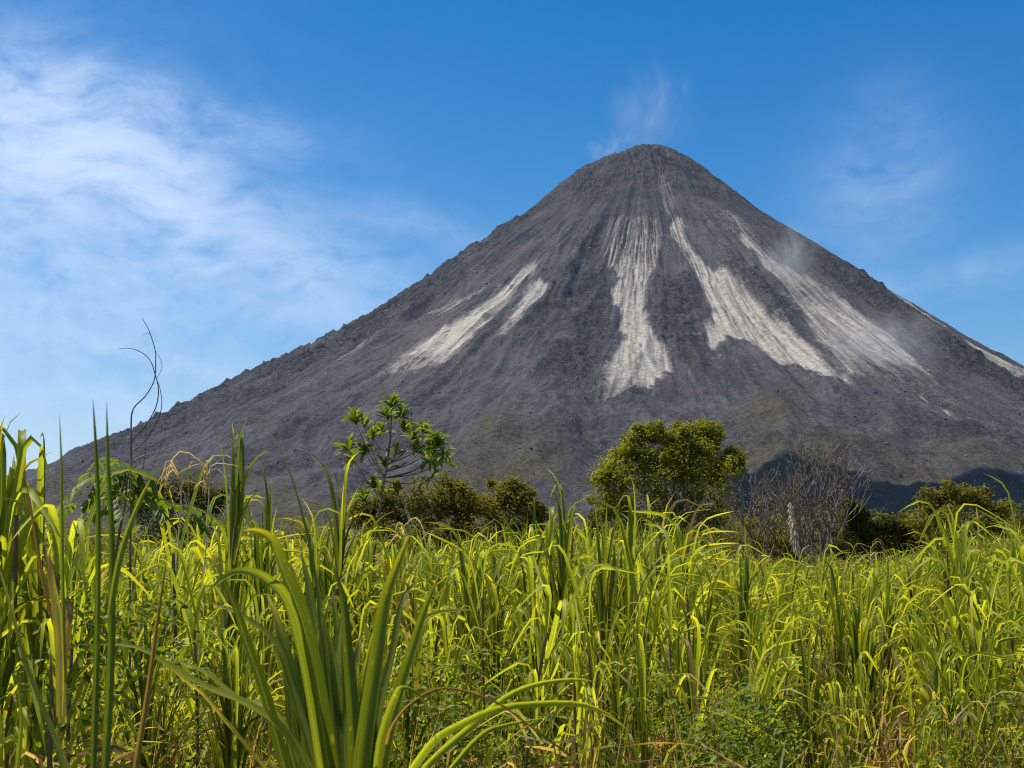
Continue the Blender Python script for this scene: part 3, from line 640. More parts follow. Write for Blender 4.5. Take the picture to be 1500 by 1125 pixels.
SHORTL = {'bunch': 'dark bunched cane plant', 'fan': 'fan shaped cane plant', 'sheaf': 'stiff upright cane plant', 'droop': 'bright folded cane plant', 'wind': 'cane plant leaning right',
          'loose': 'thin loose cane plant', 'yellow': 'yellowing cane plant'}
IND = 300 - len(HERO) - 6; DET = 130; bylab = {}
inview = [c for c in cand if -70 < c[2] < 1570]; chosen = set(inview[:IND])
for i, (Y, X, pxx) in enumerate(inview[:IND]):
    kind = rnd.choices(ks, kw)[0]; top = canopy(pxx, Y) + rnd.gauss(-.10, .26)
    o = cane((X, Y, -.1), kind, rnd.randrange(4), rnd.uniform(-.9, .9) + (0 if kind == 'wind' else rnd.choice((0, math.pi))), top, i < DET, f'{SHORTL[kind]} {where(pxx, Y)}', (rnd.gauss(0, .05), rnd.gauss(.03, .06)))
    bylab.setdefault(o['label'], []).append((pxx, o.name, o))
for lab, lst in bylab.items():
    if len(lst) > 1:
        for k, (_, _, o) in enumerate(sorted(lst, key=lambda q: q[0])): o['label'] = lab + ' ' + (ORD[k] if k < len(ORD) else 'further right')
for o in bpy.data.objects:
    l_ = o.get('label')
    if l_ and len(l_.split()) > 16: o['label'] = l_.replace('front third of field', 'front field').replace('nearest rows', 'nearest row')
# the rest of the field as one mass
rest = [c for c in cand if c not in chosen]; acc = {k: [] for k in ('base', 'az', 'th0', 'L', 'bend', 'tk', 'w', 'twist', 'rn', 'dry')}; stalks = []
rs = np.random.default_rng(77)
for Y, X, pxx in rest:
    kind = rnd.choices(ks, kw)[0]; H, pr, n = plant_params(kind, rs); top = canopy(pxx, Y) + rnd.gauss(-.08, .2); sc = top / (H + .72)
    pr['base'] = pr['base'] * sc + np.array([X, Y, -.05]); pr['L'] = pr['L'] * sc; pr['rn'] = np.mod(pr['rn'] + rnd.random() * .5, 1); pr['w'] = pr['w'] * 1.15
    for k in acc: acc[k].append(pr[k])
    stalks.append(tube([(X, Y, 0), (X, Y, H * sc)], .013, 3))
acc = {k: np.concatenate(v) for k, v in acc.items()}
V_, F_, A_ = flat(ribbons(**acc, S=6, across=2))
sV, sF, sA = join_parts(stalks); sA[:, 3] = 1; sA[:, 2] = .6
V_, F_, A_ = join_parts([(V_, F_, A_), (sV, sF, sA)])
o = link('cane_field', mesh_np('cane_field', V_, F_, A_), mat=M_CANE)
tag(o, 'dense mass of wild cane filling the rear of the field below the trees', 'cane field', kind='stuff')

# dead stems and hanging dry blades between the plants
n = 5200; Y = 6.5 + 22 * rs.random(n) ** 1.3; X = rs.uniform(-1, 1, n) * (.38 * Y + .3)
pxx = 750 + X / Y * F; ok_ = Y > np.where(pxx < 150, 6.6, 8.4); X, Y = X[ok_], Y[ok_]; n = len(X)
R1 = ribbons(np.stack([X, Y, np.zeros(n)], -1), rs.uniform(0, 6.28, n), np.abs(rs.normal(0, .20, n)), rs.uniform(1.0, 2.55, n), rs.uniform(-.2, .5, n), rs.uniform(.3, .9, n), rs.uniform(.008, .020, n), rs.normal(0, 1, n), rs.random(n), np.ones(n), S=4, across=3, fold=.9)
n = 6500; Y = 7 + 20 * rs.random(n) ** 1.3; X = rs.uniform(-1, 1, n) * (.38 * Y + .3); pxx = 750 + X / Y * F; ok_ = Y > np.where(pxx < 150, 6.9, 8.6); X, Y = X[ok_], Y[ok_]; n = len(X)
R2 = ribbons(np.stack([X, Y, rs.uniform(.5, 2.1, n)], -1), rs.uniform(0, 6.28, n), rs.uniform(.2, 2.4, n), rs.uniform(.3, .9, n), rs.uniform(-1.0, 1.8, n), rs.uniform(.2, .8, n), rs.uniform(.008, .022, n), rs.normal(0, 2, n), rs.random(n), np.where(rs.random(n) < .68, 1., .1), S=6, across=2)
V_, F_, A_ = join_parts([flat(R1), flat(R2)])
tag(link('dry_litter', mesh_np('dry_litter', V_, F_, A_), mat=M_CANE), 'tangle of dead brown stems and dry blades between the cane', 'dry stems', kind='stuff')

# ---- small leaves
def cards(pos, nrm, dirv, L, w, rn, dry, bendz=0.15):
    """small folded leaves: 6 verts, 4 triangles as 2 quads"""
    n = len(pos); nrm = nrm / (np.linalg.norm(nrm, axis=1)[:, None] + 1e-9)
    dirv = dirv - nrm * (dirv * nrm).sum(1)[:, None]; dirv /= np.linalg.norm(dirv, axis=1)[:, None] + 1e-9
    sd = np.cross(nrm, dirv); L = L[:, None]; w = w[:, None]
    b = pos; tip = pos + dirv * L - nrm * L * bendz; mid = pos + dirv * L * .5
    l_ = mid + sd * w * .5 + nrm * w * .18; r_ = mid - sd * w * .5 + nrm * w * .18
    V = np.stack([b, l_, tip, r_], 1); i = 4 * np.arange(n)[:, None]
    F = np.concatenate([i + np.array([[0, 1, 2]]), i + np.array([[0, 2, 3]])])
    A = np.zeros((n, 4, 4)); A[:, :, 0] = [.5, 0, .5, 1]; A[:, :, 1] = [0, .4, .8, .4]; A[..., 2] = rn[:, None]; A[..., 3] = dry[:, None]
    return V.reshape(-1, 3), F, A.reshape(-1, 4)
def rand_dirs(rs, n, up=0.0):
    v = rs.normal(0, 1, (n, 3)); v /= np.linalg.norm(v, axis=1)[:, None]; v[:, 2] += up; return v
# undergrowth between the cane
nc = 340; cy = 8.6 + 14 * rs.random(nc) ** 1.4; cx = rs.uniform(-1, 1, nc) * (.38 * cy + .2)
cz = rs.uniform(.4, 1.45, nc)
cr = rs.uniform(.18, .42, nc)
for px_, py_, d_, q in ((1060, 1010, 10.5, 7), (1090, 1080, 9.6, 8), (690, 1000, 10, 5), (640, 1060, 9.5, 5), (30, 860, 8.2, 5), (300, 1000, 10, 4), (900, 1050, 10, 4), (1450, 1050, 10, 5), (1000, 930, 12, 4)):
    g = at(px_, py_, d_)
    cx = np.concatenate([cx, g[0] + rs.normal(0, .28, q)]); cy = np.concatenate([cy, g[1] + rs.normal(0, .3, q)]); cz = np.concatenate([cz, g[2] - .25 + rs.normal(0, .2, q)]); cr = np.concatenate([cr, rs.uniform(.22, .4, q)])
per = 150; n = len(cx) * per; dv = rand_dirs(rs, n)
c0 = np.repeat(np.stack([cx, cy, cz], -1), per, 0) + dv * (np.repeat(cr, per) * rs.random(n) ** .4)[:, None] * np.array([1.2, 1.2, 1])
nv = rand_dirs(rs, n) * .7 + dv * .5 + np.array([0, 0, .7])
V_, F_, A_ = cards(c0, nv, rand_dirs(rs, n, -.2), rs.uniform(.035, .085, n), rs.uniform(.018, .04, n), np.mod(np.repeat(rs.random(len(cx)), per) * .6 + rs.random(n) * .5, 1), np.where(rs.random(n) < .05, .8, 0.))
tag(link('undergrowth', mesh_np('undergrowth', V_, F_, A_), mat=M_BROAD), 'small leaved green creepers and weeds between the cane stalks', 'undergrowth', kind='stuff')

YEL, t, out = mat_new('yellow_blade'); u_, v_, r_, _ = attr_(t)
c_ = mixc(t, smooth(t, noise(t, None, 9, 4), .4, .65), (0.80, 0.50, 0.02), (0.50, 0.44, 0.03)); c_ = mixc(t, smooth(t, v_, .6, .95), c_, (0.34, .12, .03))
p = principled(t, c_, .4, .5); tr = N(t, 'ShaderNodeBsdfTranslucent'); t.links.new(mixc(t, 1., c_, (1.2, 1.1, .8), 'MULTIPLY'), tr.inputs[0])
mx = N(t, 'ShaderNodeMixShader'); mx.inputs[0].default_value = .35; t.links.new(p.outputs[0], mx.inputs[1]); t.links.new(tr.outputs[0], mx.inputs[2]); t.links.new(mx.outputs[0], out.inputs[0])
# ------------------------------------------------------------------ foreground cane, close to the camera
def blade(parent, pts, d0, d1, w, rn=.2, dry=0., roll=.3, S=18, name='leaf', wprof=None, mat=M_CANE, dmid=None):
    """one long blade through points of the place; pts go from base to tip, w in metres"""
    n_ = len(pts); ds = np.linspace(d0, d1, n_) if dmid is None else np.interp(np.linspace(0, 1, n_), [0, .5, 1], [d0, dmid, d1])
    P3 = np.array([at(px, py, d) for (px, py), d in zip(pts, ds)]); c = spline(P3, S + 1)
    tg = np.gradient(c, axis=0); tg /= np.linalg.norm(tg, axis=1)[:, None]
    vw = c - np.array([0, 0, CZ]); vw /= np.linalg.norm(vw, axis=1)[:, None]
    sd = np.cross(tg, vw); sd /= np.linalg.norm(sd, axis=1)[:, None]; nm_ = np.cross(tg, sd)
    rl = roll * (1 + .5 * np.sin(np.linspace(0, 3, S + 1))); sd, nm_ = sd * np.cos(rl)[:, None] + nm_ * np.sin(rl)[:, None], nm_ * np.cos(rl)[:, None] - sd * np.sin(rl)[:, None]
    tt = np.linspace(0, 1, S + 1)
    pf = (np.minimum(.75 + 1.2 * tt, 1) * np.clip(1 - tt ** 2.4, 0, 1) ** .8 + .015) if wprof is None else np.interp(tt, *wprof)
    us = np.array([0, .25, .5, .75, 1.]); fo = np.array([.26, .10, -.10, .10, .26])
    Vv = np.stack([c + sd * ((2 * u - 1) * w / 2 * pf)[:, None] + nm_ * (f_ * w * pf)[:, None] for u, f_ in zip(us, fo)], 1)
    A = np.zeros((S + 1, 5, 4)); A[..., 0] = us; A[..., 1] = tt[:, None]; A[..., 2] = rn; A[..., 3] = dry
    i = (np.arange(S)[:, None] * 5 + np.arange(4)[None]).ravel(); Q = np.stack([i, i + 1, i + 6, i + 5], -1)
    me = mesh_np(name, Vv.reshape(-1, 3) - np.array(parent.location)[None], Q, A.reshape(-1, 4)); me.materials.append(mat)
    return link(name, me, parent)
g = at(500, 1125, 2.35)
hero = empty('cane_plant', (g[0], g[1], 0)); tag(hero, 'big close cane clump with broad green blades darkened for shade, bottom left of centre', 'plant', 'tall wild cane plants of the field')
B = blade  # low rn values paint shade onto the fronts of these blades
B(hero, [(490, 1180), (482, 1125), (466, 1020), (444, 911), (418, 843), (399, 794), (376, 779), (354, 778)], 2.3, 2.2, .027, 0.07, roll=.35)
B(hero, [(478, 1180), (466, 1100), (447, 985), (422, 889), (395, 855), (366, 840), (338, 841), (304, 866)], 2.32, 2.1, .026, .30, roll=.5)
B(hero, [(498, 1190), (490, 1125), (482, 1040), (471, 927), (463, 851), (444, 757), (420, 680), (394, 632), (345, 577)], 2.25, 2.6, .014, 0.05, roll=.2, wprof=([0, .3, .5, .7, 1], [1, .9, .45, .25, .03]))
B(hero, [(522, 1190), (520, 1125), (516, 1040), (508, 945), (503, 881), (490, 831)], 2.3, 2.35, .023, 0.14, roll=.15)
B(hero, [(528, 1190), (531, 1125), (539, 1059), (554, 957), (565, 881), (584, 825), (600, 783)], 2.3, 2.3, .029, 0.20, roll=-.2)
B(hero, [(555, 1190), (561, 1125), (584, 1021), (602, 960), (622, 896), (644, 840)], 2.35, 2.3, .023, 0.28, roll=-.3)
B(hero, [(585, 1150), (603, 1125), (637, 1081), (675, 1059), (728, 1036), (790, 1029), (848, 1030), (889, 1045), (923, 1071)], 2.3, 2.0, .016, .56, roll=.5)
B(hero, [(600, 1165), (625, 1120), (690, 1062), (739, 1021), (784, 1002), (837, 995), (874, 999)], 2.4, 2.3, .014, .56, roll=.4)
B(hero, [(548, 1160), (556, 1085), (577, 1021), (590, 1006), (614, 1017), (633, 1051), (641, 1104)], 2.2, 2.1, .014, 0.34, roll=.4, wprof=([0, .3, .45, .7, 1], [1, 1, .6, .35, .05]))
B(hero, [(566, 1090), (573, 1066), (595, 1036), (633, 1011), (671, 1010), (728, 1029), (765, 1055), (837, 1108)], 2.25, 2.1, .005, .8, 1., roll=.2, name='dead_leaf', wprof=([0, 1], [1, .6]))
B(hero, [(435, 1190), (417, 1125), (386, 1012), (361, 941), (341, 881), (306, 806)], 2.35, 2.3, .020, 0.02, roll=.2)
B(hero, [(462, 1140), (442, 1107), (401, 1057), (351, 1027), (301, 1007), (241, 971), (191, 946), (105, 944)], 2.3, 2.35, .016, .56, roll=.5)
B(hero, [(440, 1150), (418, 1070), (388, 1036), (350, 1025), (300, 985), (250, 965)], 2.4, 2.5, .015, .56, roll=.5)
B(hero, [(400, 1140), (381, 1117), (331, 1057), (297, 1017), (271, 997), (235, 965), (200, 950)], 2.45, 2.5, .007, .4, roll=.3, mat=YEL)
B(hero, [(468, 1160), (455, 1110), (442, 1062), (422, 1002), (402, 941), (351, 901), (301, 881)], 2.36, 2.5, .020, 0.25, roll=.5)
B(hero, [(455, 1180), (448, 1125), (436, 1050), (420, 960), (403, 900), (390, 870)], 2.45, 2.6, .023, 0.11, roll=.25)
B(hero, [(470, 1190), (465, 1125), (458, 1030), (446, 940), (440, 880), (424, 820)], 2.40, 2.5, .029, 0.09, roll=.3)
B(hero, [(495, 1190), (494, 1125), (487, 1040), (480, 950), (470, 890)], 2.38, 2.4, .029, 0.05, roll=-.1)
B(hero, [(482, 1190), (478, 1125), (470, 1010), (468, 940), (482, 880)], 2.5, 2.6, .023, 0.16, roll=.1)
B(hero, [(510, 1190), (506, 1125), (500, 1040), (490, 970), (478, 920)], 2.33, 2.45, .023, 0.18, roll=-.3)
B(hero, [(545, 1200), (545, 1125), (556, 1040), (575, 960), (590, 880), (612, 850)], 2.6, 2.8, .020, 0.09, roll=-.3)
B(hero, [(500, 1200), (512, 1100), (540, 1000), (548, 930)], 2.7, 2.8, .020, 0.14, roll=-.2)
B(hero, [(640, 1150), (700, 1080), (740, 1062), (800, 1052)], 2.5, 2.4, .010, .4, roll=.3)
for i, (bx_, mx_, tx_, ty_, w_) in enumerate(((440, 425, 400, 905, .038), (452, 440, 428, 870, .040), (468, 458, 452, 925, .042), (486, 478, 470, 940, .042), (500, 492, 500, 905, .038), (516, 512, 528, 930, .038), (530, 536, 552, 905, .034), (545, 556, 585, 930, .032), (475, 466, 440, 800, .034), (505, 498, 486, 860, .036))):
    B(hero, [(bx_, 1200), (bx_ - 1, 1130), ((bx_ * .6 + mx_ * .4), 1060), (mx_, 985 + (ty_ - 900) * .5), (tx_, ty_)], 2.42 + .02 * i, 2.6 + .03 * i, w_, .04 + .025 * (i % 5), roll=(-.25, .15, .3, -.1)[i % 4])
zz = np.linspace(0, 2.83, 9); v_, f_, a_ = tube(np.stack([.03 * np.sin(zz), .02 * np.cos(zz), zz], -1), np.linspace(.020, .030, 9), 8)
link('stalk', mesh_np('stalk', v_, f_, a_), hero, M_STALK)

def near_plant(px, d, blades, label, stalk_top=2.2):
    g = at(px, 1125, d); r = empty('cane_plant', (g[0], g[1], 0)); tag(r, label, 'plant', 'tall wild cane plants of the field')
    for b in blades: B(r, *b[0], **b[1])
    zz = np.linspace(0, stalk_top, 7); v_, f_, a_ = tube(np.stack([.02 * np.sin(zz), 0 * zz, zz], -1), .012, 6)
    link('stalk', mesh_np('stalk', v_, f_, a_), r, M_STALK); return r
near_plant(146, 2.0, [
  (([(135, 1190), (137, 1080), (141, 950), (143, 760), (140, 660), (136, 583)], 1.9, 2.0, .0100), dict(rn=.05, roll=.3)),
  (([(150, 1190), (155, 1100), (162, 960), (163, 861), (163, 770), (158, 680), (156, 586)], 1.95, 2.1, .0120), dict(rn=.1, roll=.2)),
  (([(160, 900), (172, 830), (186, 780), (206, 730), (222, 700)], 2.0, 2.1, .010), dict(rn=.4, roll=.3)),
 ], 'two long vertical dark blades standing very close to the camera at left')
near_plant(92, 2.7, [
  (([(95, 1000), (92, 900), (90, 760), (90, 690), (87, 604)], 2.6, 2.7, .008), dict(rn=.3, roll=.2)),
  (([(90, 1030), (92, 960), (98, 910), (100, 891), (94, 884), (86, 900), (80, 930)], 2.65, 2.7, .018), dict(rn=.7, dry=1., roll=.5, name='dead_leaf')),
  (([(80, 920), (62, 850), (52, 790), (44, 740), (36, 690)], 2.7, 2.7, .007), dict(rn=.95, dry=1., roll=.2, name='dead_leaf')),
 ], 'cane shoot with dead brown and orange yellow blades at left')
yp = [o for o in bpy.data.objects if o.get('label', '').startswith('cane shoot with dead')][0]
B(yp, [(91, 1060), (88, 1012), (84, 930), (78, 880), (70, 830), (62, 790)], 2.6, 2.7, .019, mat=YEL, roll=.3)
B(yp, [(88, 1050), (89, 980), (86, 900), (78, 850), (72, 810)], 2.55, 2.6, .015, mat=YEL, roll=-.3)
near_plant(60, 2.0, [
  (([(105, 1160), (95, 1125), (75, 1070), (40, 980), (15, 890), (-5, 820)], 2.0, 2.1, .0105), dict(rn=.2, roll=.4)),
  (([(20, 1190), (24, 1125), (30, 1060), (26, 1000)], 2.4, 2.4, .010), dict(rn=.1, roll=.4)),
 ], 'close cane blades crossing the bottom left corner')
near_plant(215, 2.2, [
  (([(192, 1190), (198, 1125), (216, 1012), (231, 901), (245, 811)], 2.2, 2.3, .0105), dict(rn=.9, dry=.9, roll=.3, name='dead_leaf')),
 ], 'single red brown dead blade rising beside the vertical blades at left')

# ------------------------------------------------------------------ trees and shrubs
def branch_tubes(root, tips, r0, rs, sag=.1):
    parts = []
    for tp in tips:
        m1 = root + (tp - root) * .4 + rs.normal(0, .12, 3) * np.linalg.norm(tp - root) * .5; m1[2] += sag
        c = spline([root, m1, tp], 7); parts.append(tube(c, np.linspace(r0, r0 * .18, 7), 4))
    return parts
def tree(px, d, foot_z, blobs, leafmat, name, label, cat, nleaf=170, leaf=(.08, .14), sub=7, trunk_r=.09, seed=1, fill=1.0, bare=0, group=None, spikey=0.0):
    rs = np.random.default_rng(seed); g = at(px, 800, d); r = empty(name, (g[0], g[1], foot_z)); loc = np.array([g[0], g[1], foot_z])
    tag(r, label, cat, group)
    m_ = d / F; cs, rr = [], []
    for bx_, by_, br_ in blobs:
        c = at(bx_, by_, d) - loc; R_ = br_ * m_
        for _ in range(sub):
            q = rand_dirs(rs, 1)[0] * R_ * rs.uniform(.2, .95); q[2] = q[2] * .9
            cs.append(c + q + np.array([0, rs.normal(0, R_ * .5), 0])); rr.append(max(.16, min(.48, R_ * rs.uniform(.36, .66))))
        for _ in range(3):
            q = rand_dirs(rs, 1, .5)[0]; q[1] *= .4; q = q / np.linalg.norm(q) * R_ * rs.uniform(1.0, 1.35); cs.append(c + q); rr.append(rs.uniform(.09, .17))
    cs = np.array(cs); rr = np.array(rr)
    k = int(nleaf * 1.15); n = len(cs) * k; dv = rand_dirs(rs, n)
    rad = np.repeat(rr, k) * (rs.random(n) ** .5) * (1 + .6 * np.abs(rs.normal(0, 1, n)) * (rs.random(n) < .45))
    pos = np.repeat(cs, k, 0) + dv * rad[:, None] + np.stack([0 * rad, 0 * rad, spikey * np.repeat(rr, k) * rs.random(n) ** 3], -1)
    rn = np.mod(np.repeat(rs.random(len(cs)), k) * .55 + rs.random(n) * .45, 1)
    nv = rand_dirs(rs, n) * .8 + dv * .6 + np.array([0, 0, .6])
    V_, F_, A_ = cards(pos, nv, dv + rand_dirs(rs, n, .2) * .7, rs.uniform(*leaf, n), rs.uniform(*leaf, n) * .5, rn, np.where(rs.random(n) < .03, .7, 0.))
    me = mesh_np('crown', V_, F_, A_); link('crown', me, r, leafmat)
    top = cs[:, 2].max(); root = np.array([0, 0, max(.3, cs[:, 2].min() * .6)])
    zz = np.linspace(0, 1, 8); tr_ = np.stack([.15 * np.sin(zz * 3), .1 * np.sin(zz * 4), zz * top * .8], -1)
    v_, f_, a_ = tube(tr_, np.linspace(trunk_r, trunk_r * .3, 8), 7); link('trunk', mesh_np('trunk', v_, f_, a_), r, M_BARK)
    pick = rs.choice(len(cs), min(len(cs), 46), replace=False)
    pr_ = []
    for j in pick:
        s = tr_[min(7, int(np.clip(cs[j][2] / (top * .8) * 4, 1, 6)))]; pr_ += branch_tubes(s, [cs[j]], trunk_r * .35, rs)
    v_, f_, a_ = join_parts(pr_); link('branches', mesh_np('branches', v_, f_, a_), r, M_BARK)
    return r
tree(985, 48, -.1, [(1000, 662, 22), (1000, 635, 14), (985, 690, 30), (885, 700, 14), (1060, 690, 24), (1072, 676, 14), (915, 662, 18), (960, 640, 16), (958, 690, 34), (1012, 665, 24), (985, 645, 16), (1025, 700, 34), (890, 745, 24), (905, 690, 26), (893, 722, 26), (940, 665, 22), (935, 640, 12), (925, 700, 36), (975, 668, 24), (965, 715, 38), (1000, 690, 32), (1022, 650, 24), (1045, 640, 15), (1030, 632, 12), (1045, 685, 32), (1078, 668, 12), (1030, 725, 34),
                    (905, 750, 26), (955, 760, 38), (1000, 765, 38), (1045, 760, 26), (975, 800, 40), (920, 790, 30), (1030, 800, 30)], M_TREE, 'round_tree',
     'round crowned yellow green tree, the largest tree behind the cane', 'tree', 85, seed=3, sub=10)
tree(615, 40, -.1, [(545, 752, 22), (575, 738, 26), (610, 742, 28), (650, 738, 26), (685, 740, 22), (560, 790, 34), (620, 790, 36), (680, 785, 34), (600, 830, 36), (660, 830, 36)], M_SHRUB, 'shrub',
     'wide brownish shrub behind the slender sapling', 'shrub', 190, (.07, .13), seed=5, trunk_r=.06, spikey=1.2)
tree(745, 41, -.1, [(735, 722, 20), (712, 745, 20), (757, 740, 22), (780, 760, 16), (740, 770, 34), (775, 790, 22), (740, 815, 30)], M_SHRUB, 'shrub',
     'smaller brownish shrub with a peaked top right of the wide one', 'shrub', 180, (.07, .13), seed=6, trunk_r=.05, spikey=.8)
tree(265, 36, -.1, [(205, 738, 14), (235, 728, 16), (262, 735, 18), (290, 725, 16), (315, 738, 14), (230, 765, 26), (290, 765, 28)], M_DULL, 'shrub',
     'dull green shrub behind the compound leaved shrub at left', 'shrub', 110, (.06, .11), seed=7, trunk_r=.05, spikey=2.)
tree(1252, 46, -.1, [(1248, 745, 12), (1262, 755, 12), (1240, 772, 18), (1262, 780, 16), (1235, 800, 20), (1258, 815, 22)], M_DULL, 'small_tree',
     'small dark tree with a narrow knobby top right of the leafless tree', 'tree', 110, (.08, .13), seed=8, trunk_r=.05)
tree(1300, 46, -.1, [(1292, 765, 10), (1305, 775, 12), (1325, 772, 12), (1345, 782, 16), (1275, 785, 16), (1290, 790, 18), (1320, 795, 16), (1335, 780, 8), (1305, 815, 22)], M_DULL, 'small_tree',
     'low dark tree between the knobby one and the wide shrub at right', 'tree', 100, (.08, .13), seed=9, trunk_r=.05)
tree(1405, 44, -.1, [(1365, 735, 14), (1385, 725, 16), (1410, 728, 16), (1440, 735, 14), (1465, 742, 12), (1355, 765, 20), (1390, 762, 26), (1430, 765, 26), (1465, 775, 16), (1370, 800, 28), (1430, 800, 28)], M_SHRUB, 'shrub',
     'wide olive shrub behind the cane near the right edge', 'shrub', 75, (.08, .13), seed=10, trunk_r=.05)
tree(1150, 50, -.1, [(1120, 785, 20), (1150, 795, 22), (1190, 785, 24), (1215, 800, 18), (1105, 810, 24), (1165, 820, 26), (1200, 765, 14)], M_SHRUB, 'shrub',
     'low olive shrub at the foot of the leafless trees', 'shrub', 70, (.08, .13), seed=12, trunk_r=.05)
tree(1480, 52, -.1, [(1480, 790, 20), (1495, 762, 16), (1520, 760, 26), (1505, 785, 26), (1530, 790, 30)], M_DULL, 'shrub', 'dark shrub cut by the right edge of the photo', 'shrub', 90, (.08, .13), seed=13, trunk_r=.05)
tree(800, 50, -.1, [(815, 785, 16), (850, 790, 16), (835, 805, 22), (870, 770, 14)], M_DULL, 'shrub', 'low dark shrub between the peaked shrub and the round tree', 'shrub', 90, (.08, .13), seed=14, trunk_r=.05)

def bare_tree(px, foot_py, d, height_px, spread, label, seed, lean=0.0):
    rs = np.random.default_rng(seed); g = at(px, foot_py, d); m_ = d / F; H = height_px * m_ + g[2] + .1
    r = empty('bare_tree', (g[0], g[1], -.1)); tag(r, label, 'tree', 'leafless trees')
    segs = []; tr_ = []
    def grow(p, dr, L, rad, lev):
        n_ = 4; pts = [p]; q = dr.copy()
        for i in range(n_):
            q = q + rs.normal(0, .17, 3) + np.array([0, 0, .07]); q /= np.linalg.norm(q); pts.append(pts[-1] + q * L / n_)
        (tr_ if lev == 0 else segs).append(tube(pts, np.linspace(rad, rad * .62, n_ + 1), 5 if lev < 2 else 3))
        if lev >= 5: return
        k = [4, 4, 4, 3, 3][lev]
        for i in range(k):
            j = n_ if i == 0 else rs.integers(2 if lev == 0 else 1, n_ + 1); a = rs.uniform(0, 6.28); s = rs.uniform(.35, .95) * spread
            e = q + s * np.array([math.cos(a), math.sin(a) * .8, 0]) + np.array([0, 0, .18]); e /= np.linalg.norm(e)
            grow(pts[j], e, L * rs.uniform(.55, .80), max(rad * .60, .0105), lev + 1)
    grow(np.array([0., 0, 0]), np.array([lean, 0, 1.]), H * .40, .085, 0)
    v_, f_, a_ = join_parts(tr_); link('trunk', mesh_np('trunk', v_, f_, a_), r, M_DEAD)
    v_, f_, a_ = join_parts(segs); zmax = float(np.percentile(v_[:, 2], 98.5)); link('branches', mesh_np('branches', v_, f_, a_), r, M_DEAD)
    r.scale = (H / zmax,) * 3
    return r
# low thicket closing the view between the trees
rs = np.random.default_rng(31); nc = 700; tx = rs.uniform(-60, 1620, nc); td = rs.uniform(50, 62, nc); ty = np.interp(tx, [0, 300, 520, 800, 1060, 1330, 1500], [790, 785, 795, 785, 775, 768, 775]) - rs.gamma(1.3, 7, nc) + rs.uniform(0, 40, nc)
cpos = np.array([at(a, b, c) for a, b, c in zip(tx, ty, td)]); per = 90; n = nc * per; dv = rand_dirs(rs, n)
pos = np.repeat(cpos, per, 0) + dv * (np.repeat(rs.uniform(.35, .8, nc), per) * rs.random(n) ** .5)[:, None]
V_, F_, A_ = cards(pos, rand_dirs(rs, n) * .8 + dv * .5 + np.array([0, 0, .6]), dv + rand_dirs(rs, n), rs.uniform(.09, .17, n), rs.uniform(.05, .08, n), np.mod(np.repeat(rs.random(nc), per) * .6 + rs.random(n) * .4, 1), np.where(rs.random(n) < .05, .7, 0.))
tag(link('thicket', mesh_np('thicket', V_, F_, A_), mat=M_SHRUB), 'low olive thicket beyond the cane field at the foot of the volcano', 'thicket', kind='stuff')
bare_tree(1168, 800, 44, 152, .58, 'tall grey leafless tree with a dry plume hanging in it', 21, .0)
bare_tree(1105, 800, 46, 118, .6, 'smaller leafless tree left of the tall one, beside the round tree', 24, -.12)
bare_tree(1215, 805, 47, 80, .6, 'low leafless tree right of the tall one, half hidden by cane', 27, .0)

# dry plume hanging in the leafless tree
def plume(pts, d, wmax, label, seed, cat='plume'):
    rs = np.random.default_rng(seed); P3 = spline([at(a, b, d) for a, b in pts], 40); r = empty('dry_plume', P3[-1]); tag(r, label, cat)
    v_, f_, a_ = tube(P3 - P3[-1], .012, 4); link('stem', mesh_np('stem', v_, f_, a_), r, M_PLUME)
    n = 1700; t_ = rs.random(n) * .75; i = (t_ * 39).astype(int); b = P3[i] - P3[-1]
    azz = rs.uniform(0, 6.28, n); az_ = np.where(rs.random(n) < .75, rs.normal(0, .6, n), azz)
    V_, F_, A_ = flat(ribbons(b, az_, np.pi - rs.uniform(.15, .6, n), rs.uniform(.14, .34, n) * wmax * np.sin(np.clip(t_ / .75, .12, .95) * np.pi) ** .6, -rs.uniform(0, .3, n), np.full(n, .6), np.full(n, .020), rs.normal(0, 1, n), rs.random(n), np.ones(n), S=3, across=2, curl=0))
    link('fibres', mesh_np('fibres', V_, F_, A_), r, M_PLUME)
plume([(1157, 735), (1160, 760), (1164, 790), (1168, 812), (1174, 824)], 39, 1.0, 'drooping tan dry plume hanging in the tall leafless tree', 3)

# slender sapling with rosettes of long leaves
def long_leaf(L, w, seed):
    rs = np.random.default_rng(seed); z = np.zeros(1)
    V_, F_, A_ = ribbons(np.zeros((1, 3)), z, z + math.pi / 2 - .2, z + L, z + .5, z + .6, z + w, z + rs.normal(0, .3), z + rs.random(), z, S=5, curl=.3)
    V_ = V_.copy(); tt = np.linspace(0, 1, 6); c = V_[0, :, 1:2]; pf = (np.sin(np.pi * np.clip(tt, .03, .985)) ** .7 / np.clip(np.minimum(.45 + 2.2 * tt, 1) * np.clip(1 - tt ** 2.6, 1e-3, 1) ** .8 + .02, .05, 9))[:, None, None]
    V_[0] = c + (V_[0] - c) * np.clip(pf, 0, 3); me = mesh_np('leaf', *flat((V_, F_, A_))[:2], flat((V_, F_, A_))[2]); me.materials.append(M_BROAD); return me
LL = [long_leaf(.150 + .014 * (i % 4), .034 + .003 * (i % 3), i) for i in range(10)]
D0 = 15.0; g = at(540, 860, D0); sap = empty('sapling', (g[0], g[1], -.1)); tag(sap, 'slender sapling with rosettes of long pointed leaves rising above the cane', 'sapling')
def loc3(px, py, dd=0.): return at(px, py, D0 + dd) - np.array(sap.location)
stem_px = [(532, 1000), (544, 848), (556, 746), (565, 692), (571, 650), (574, 605)]
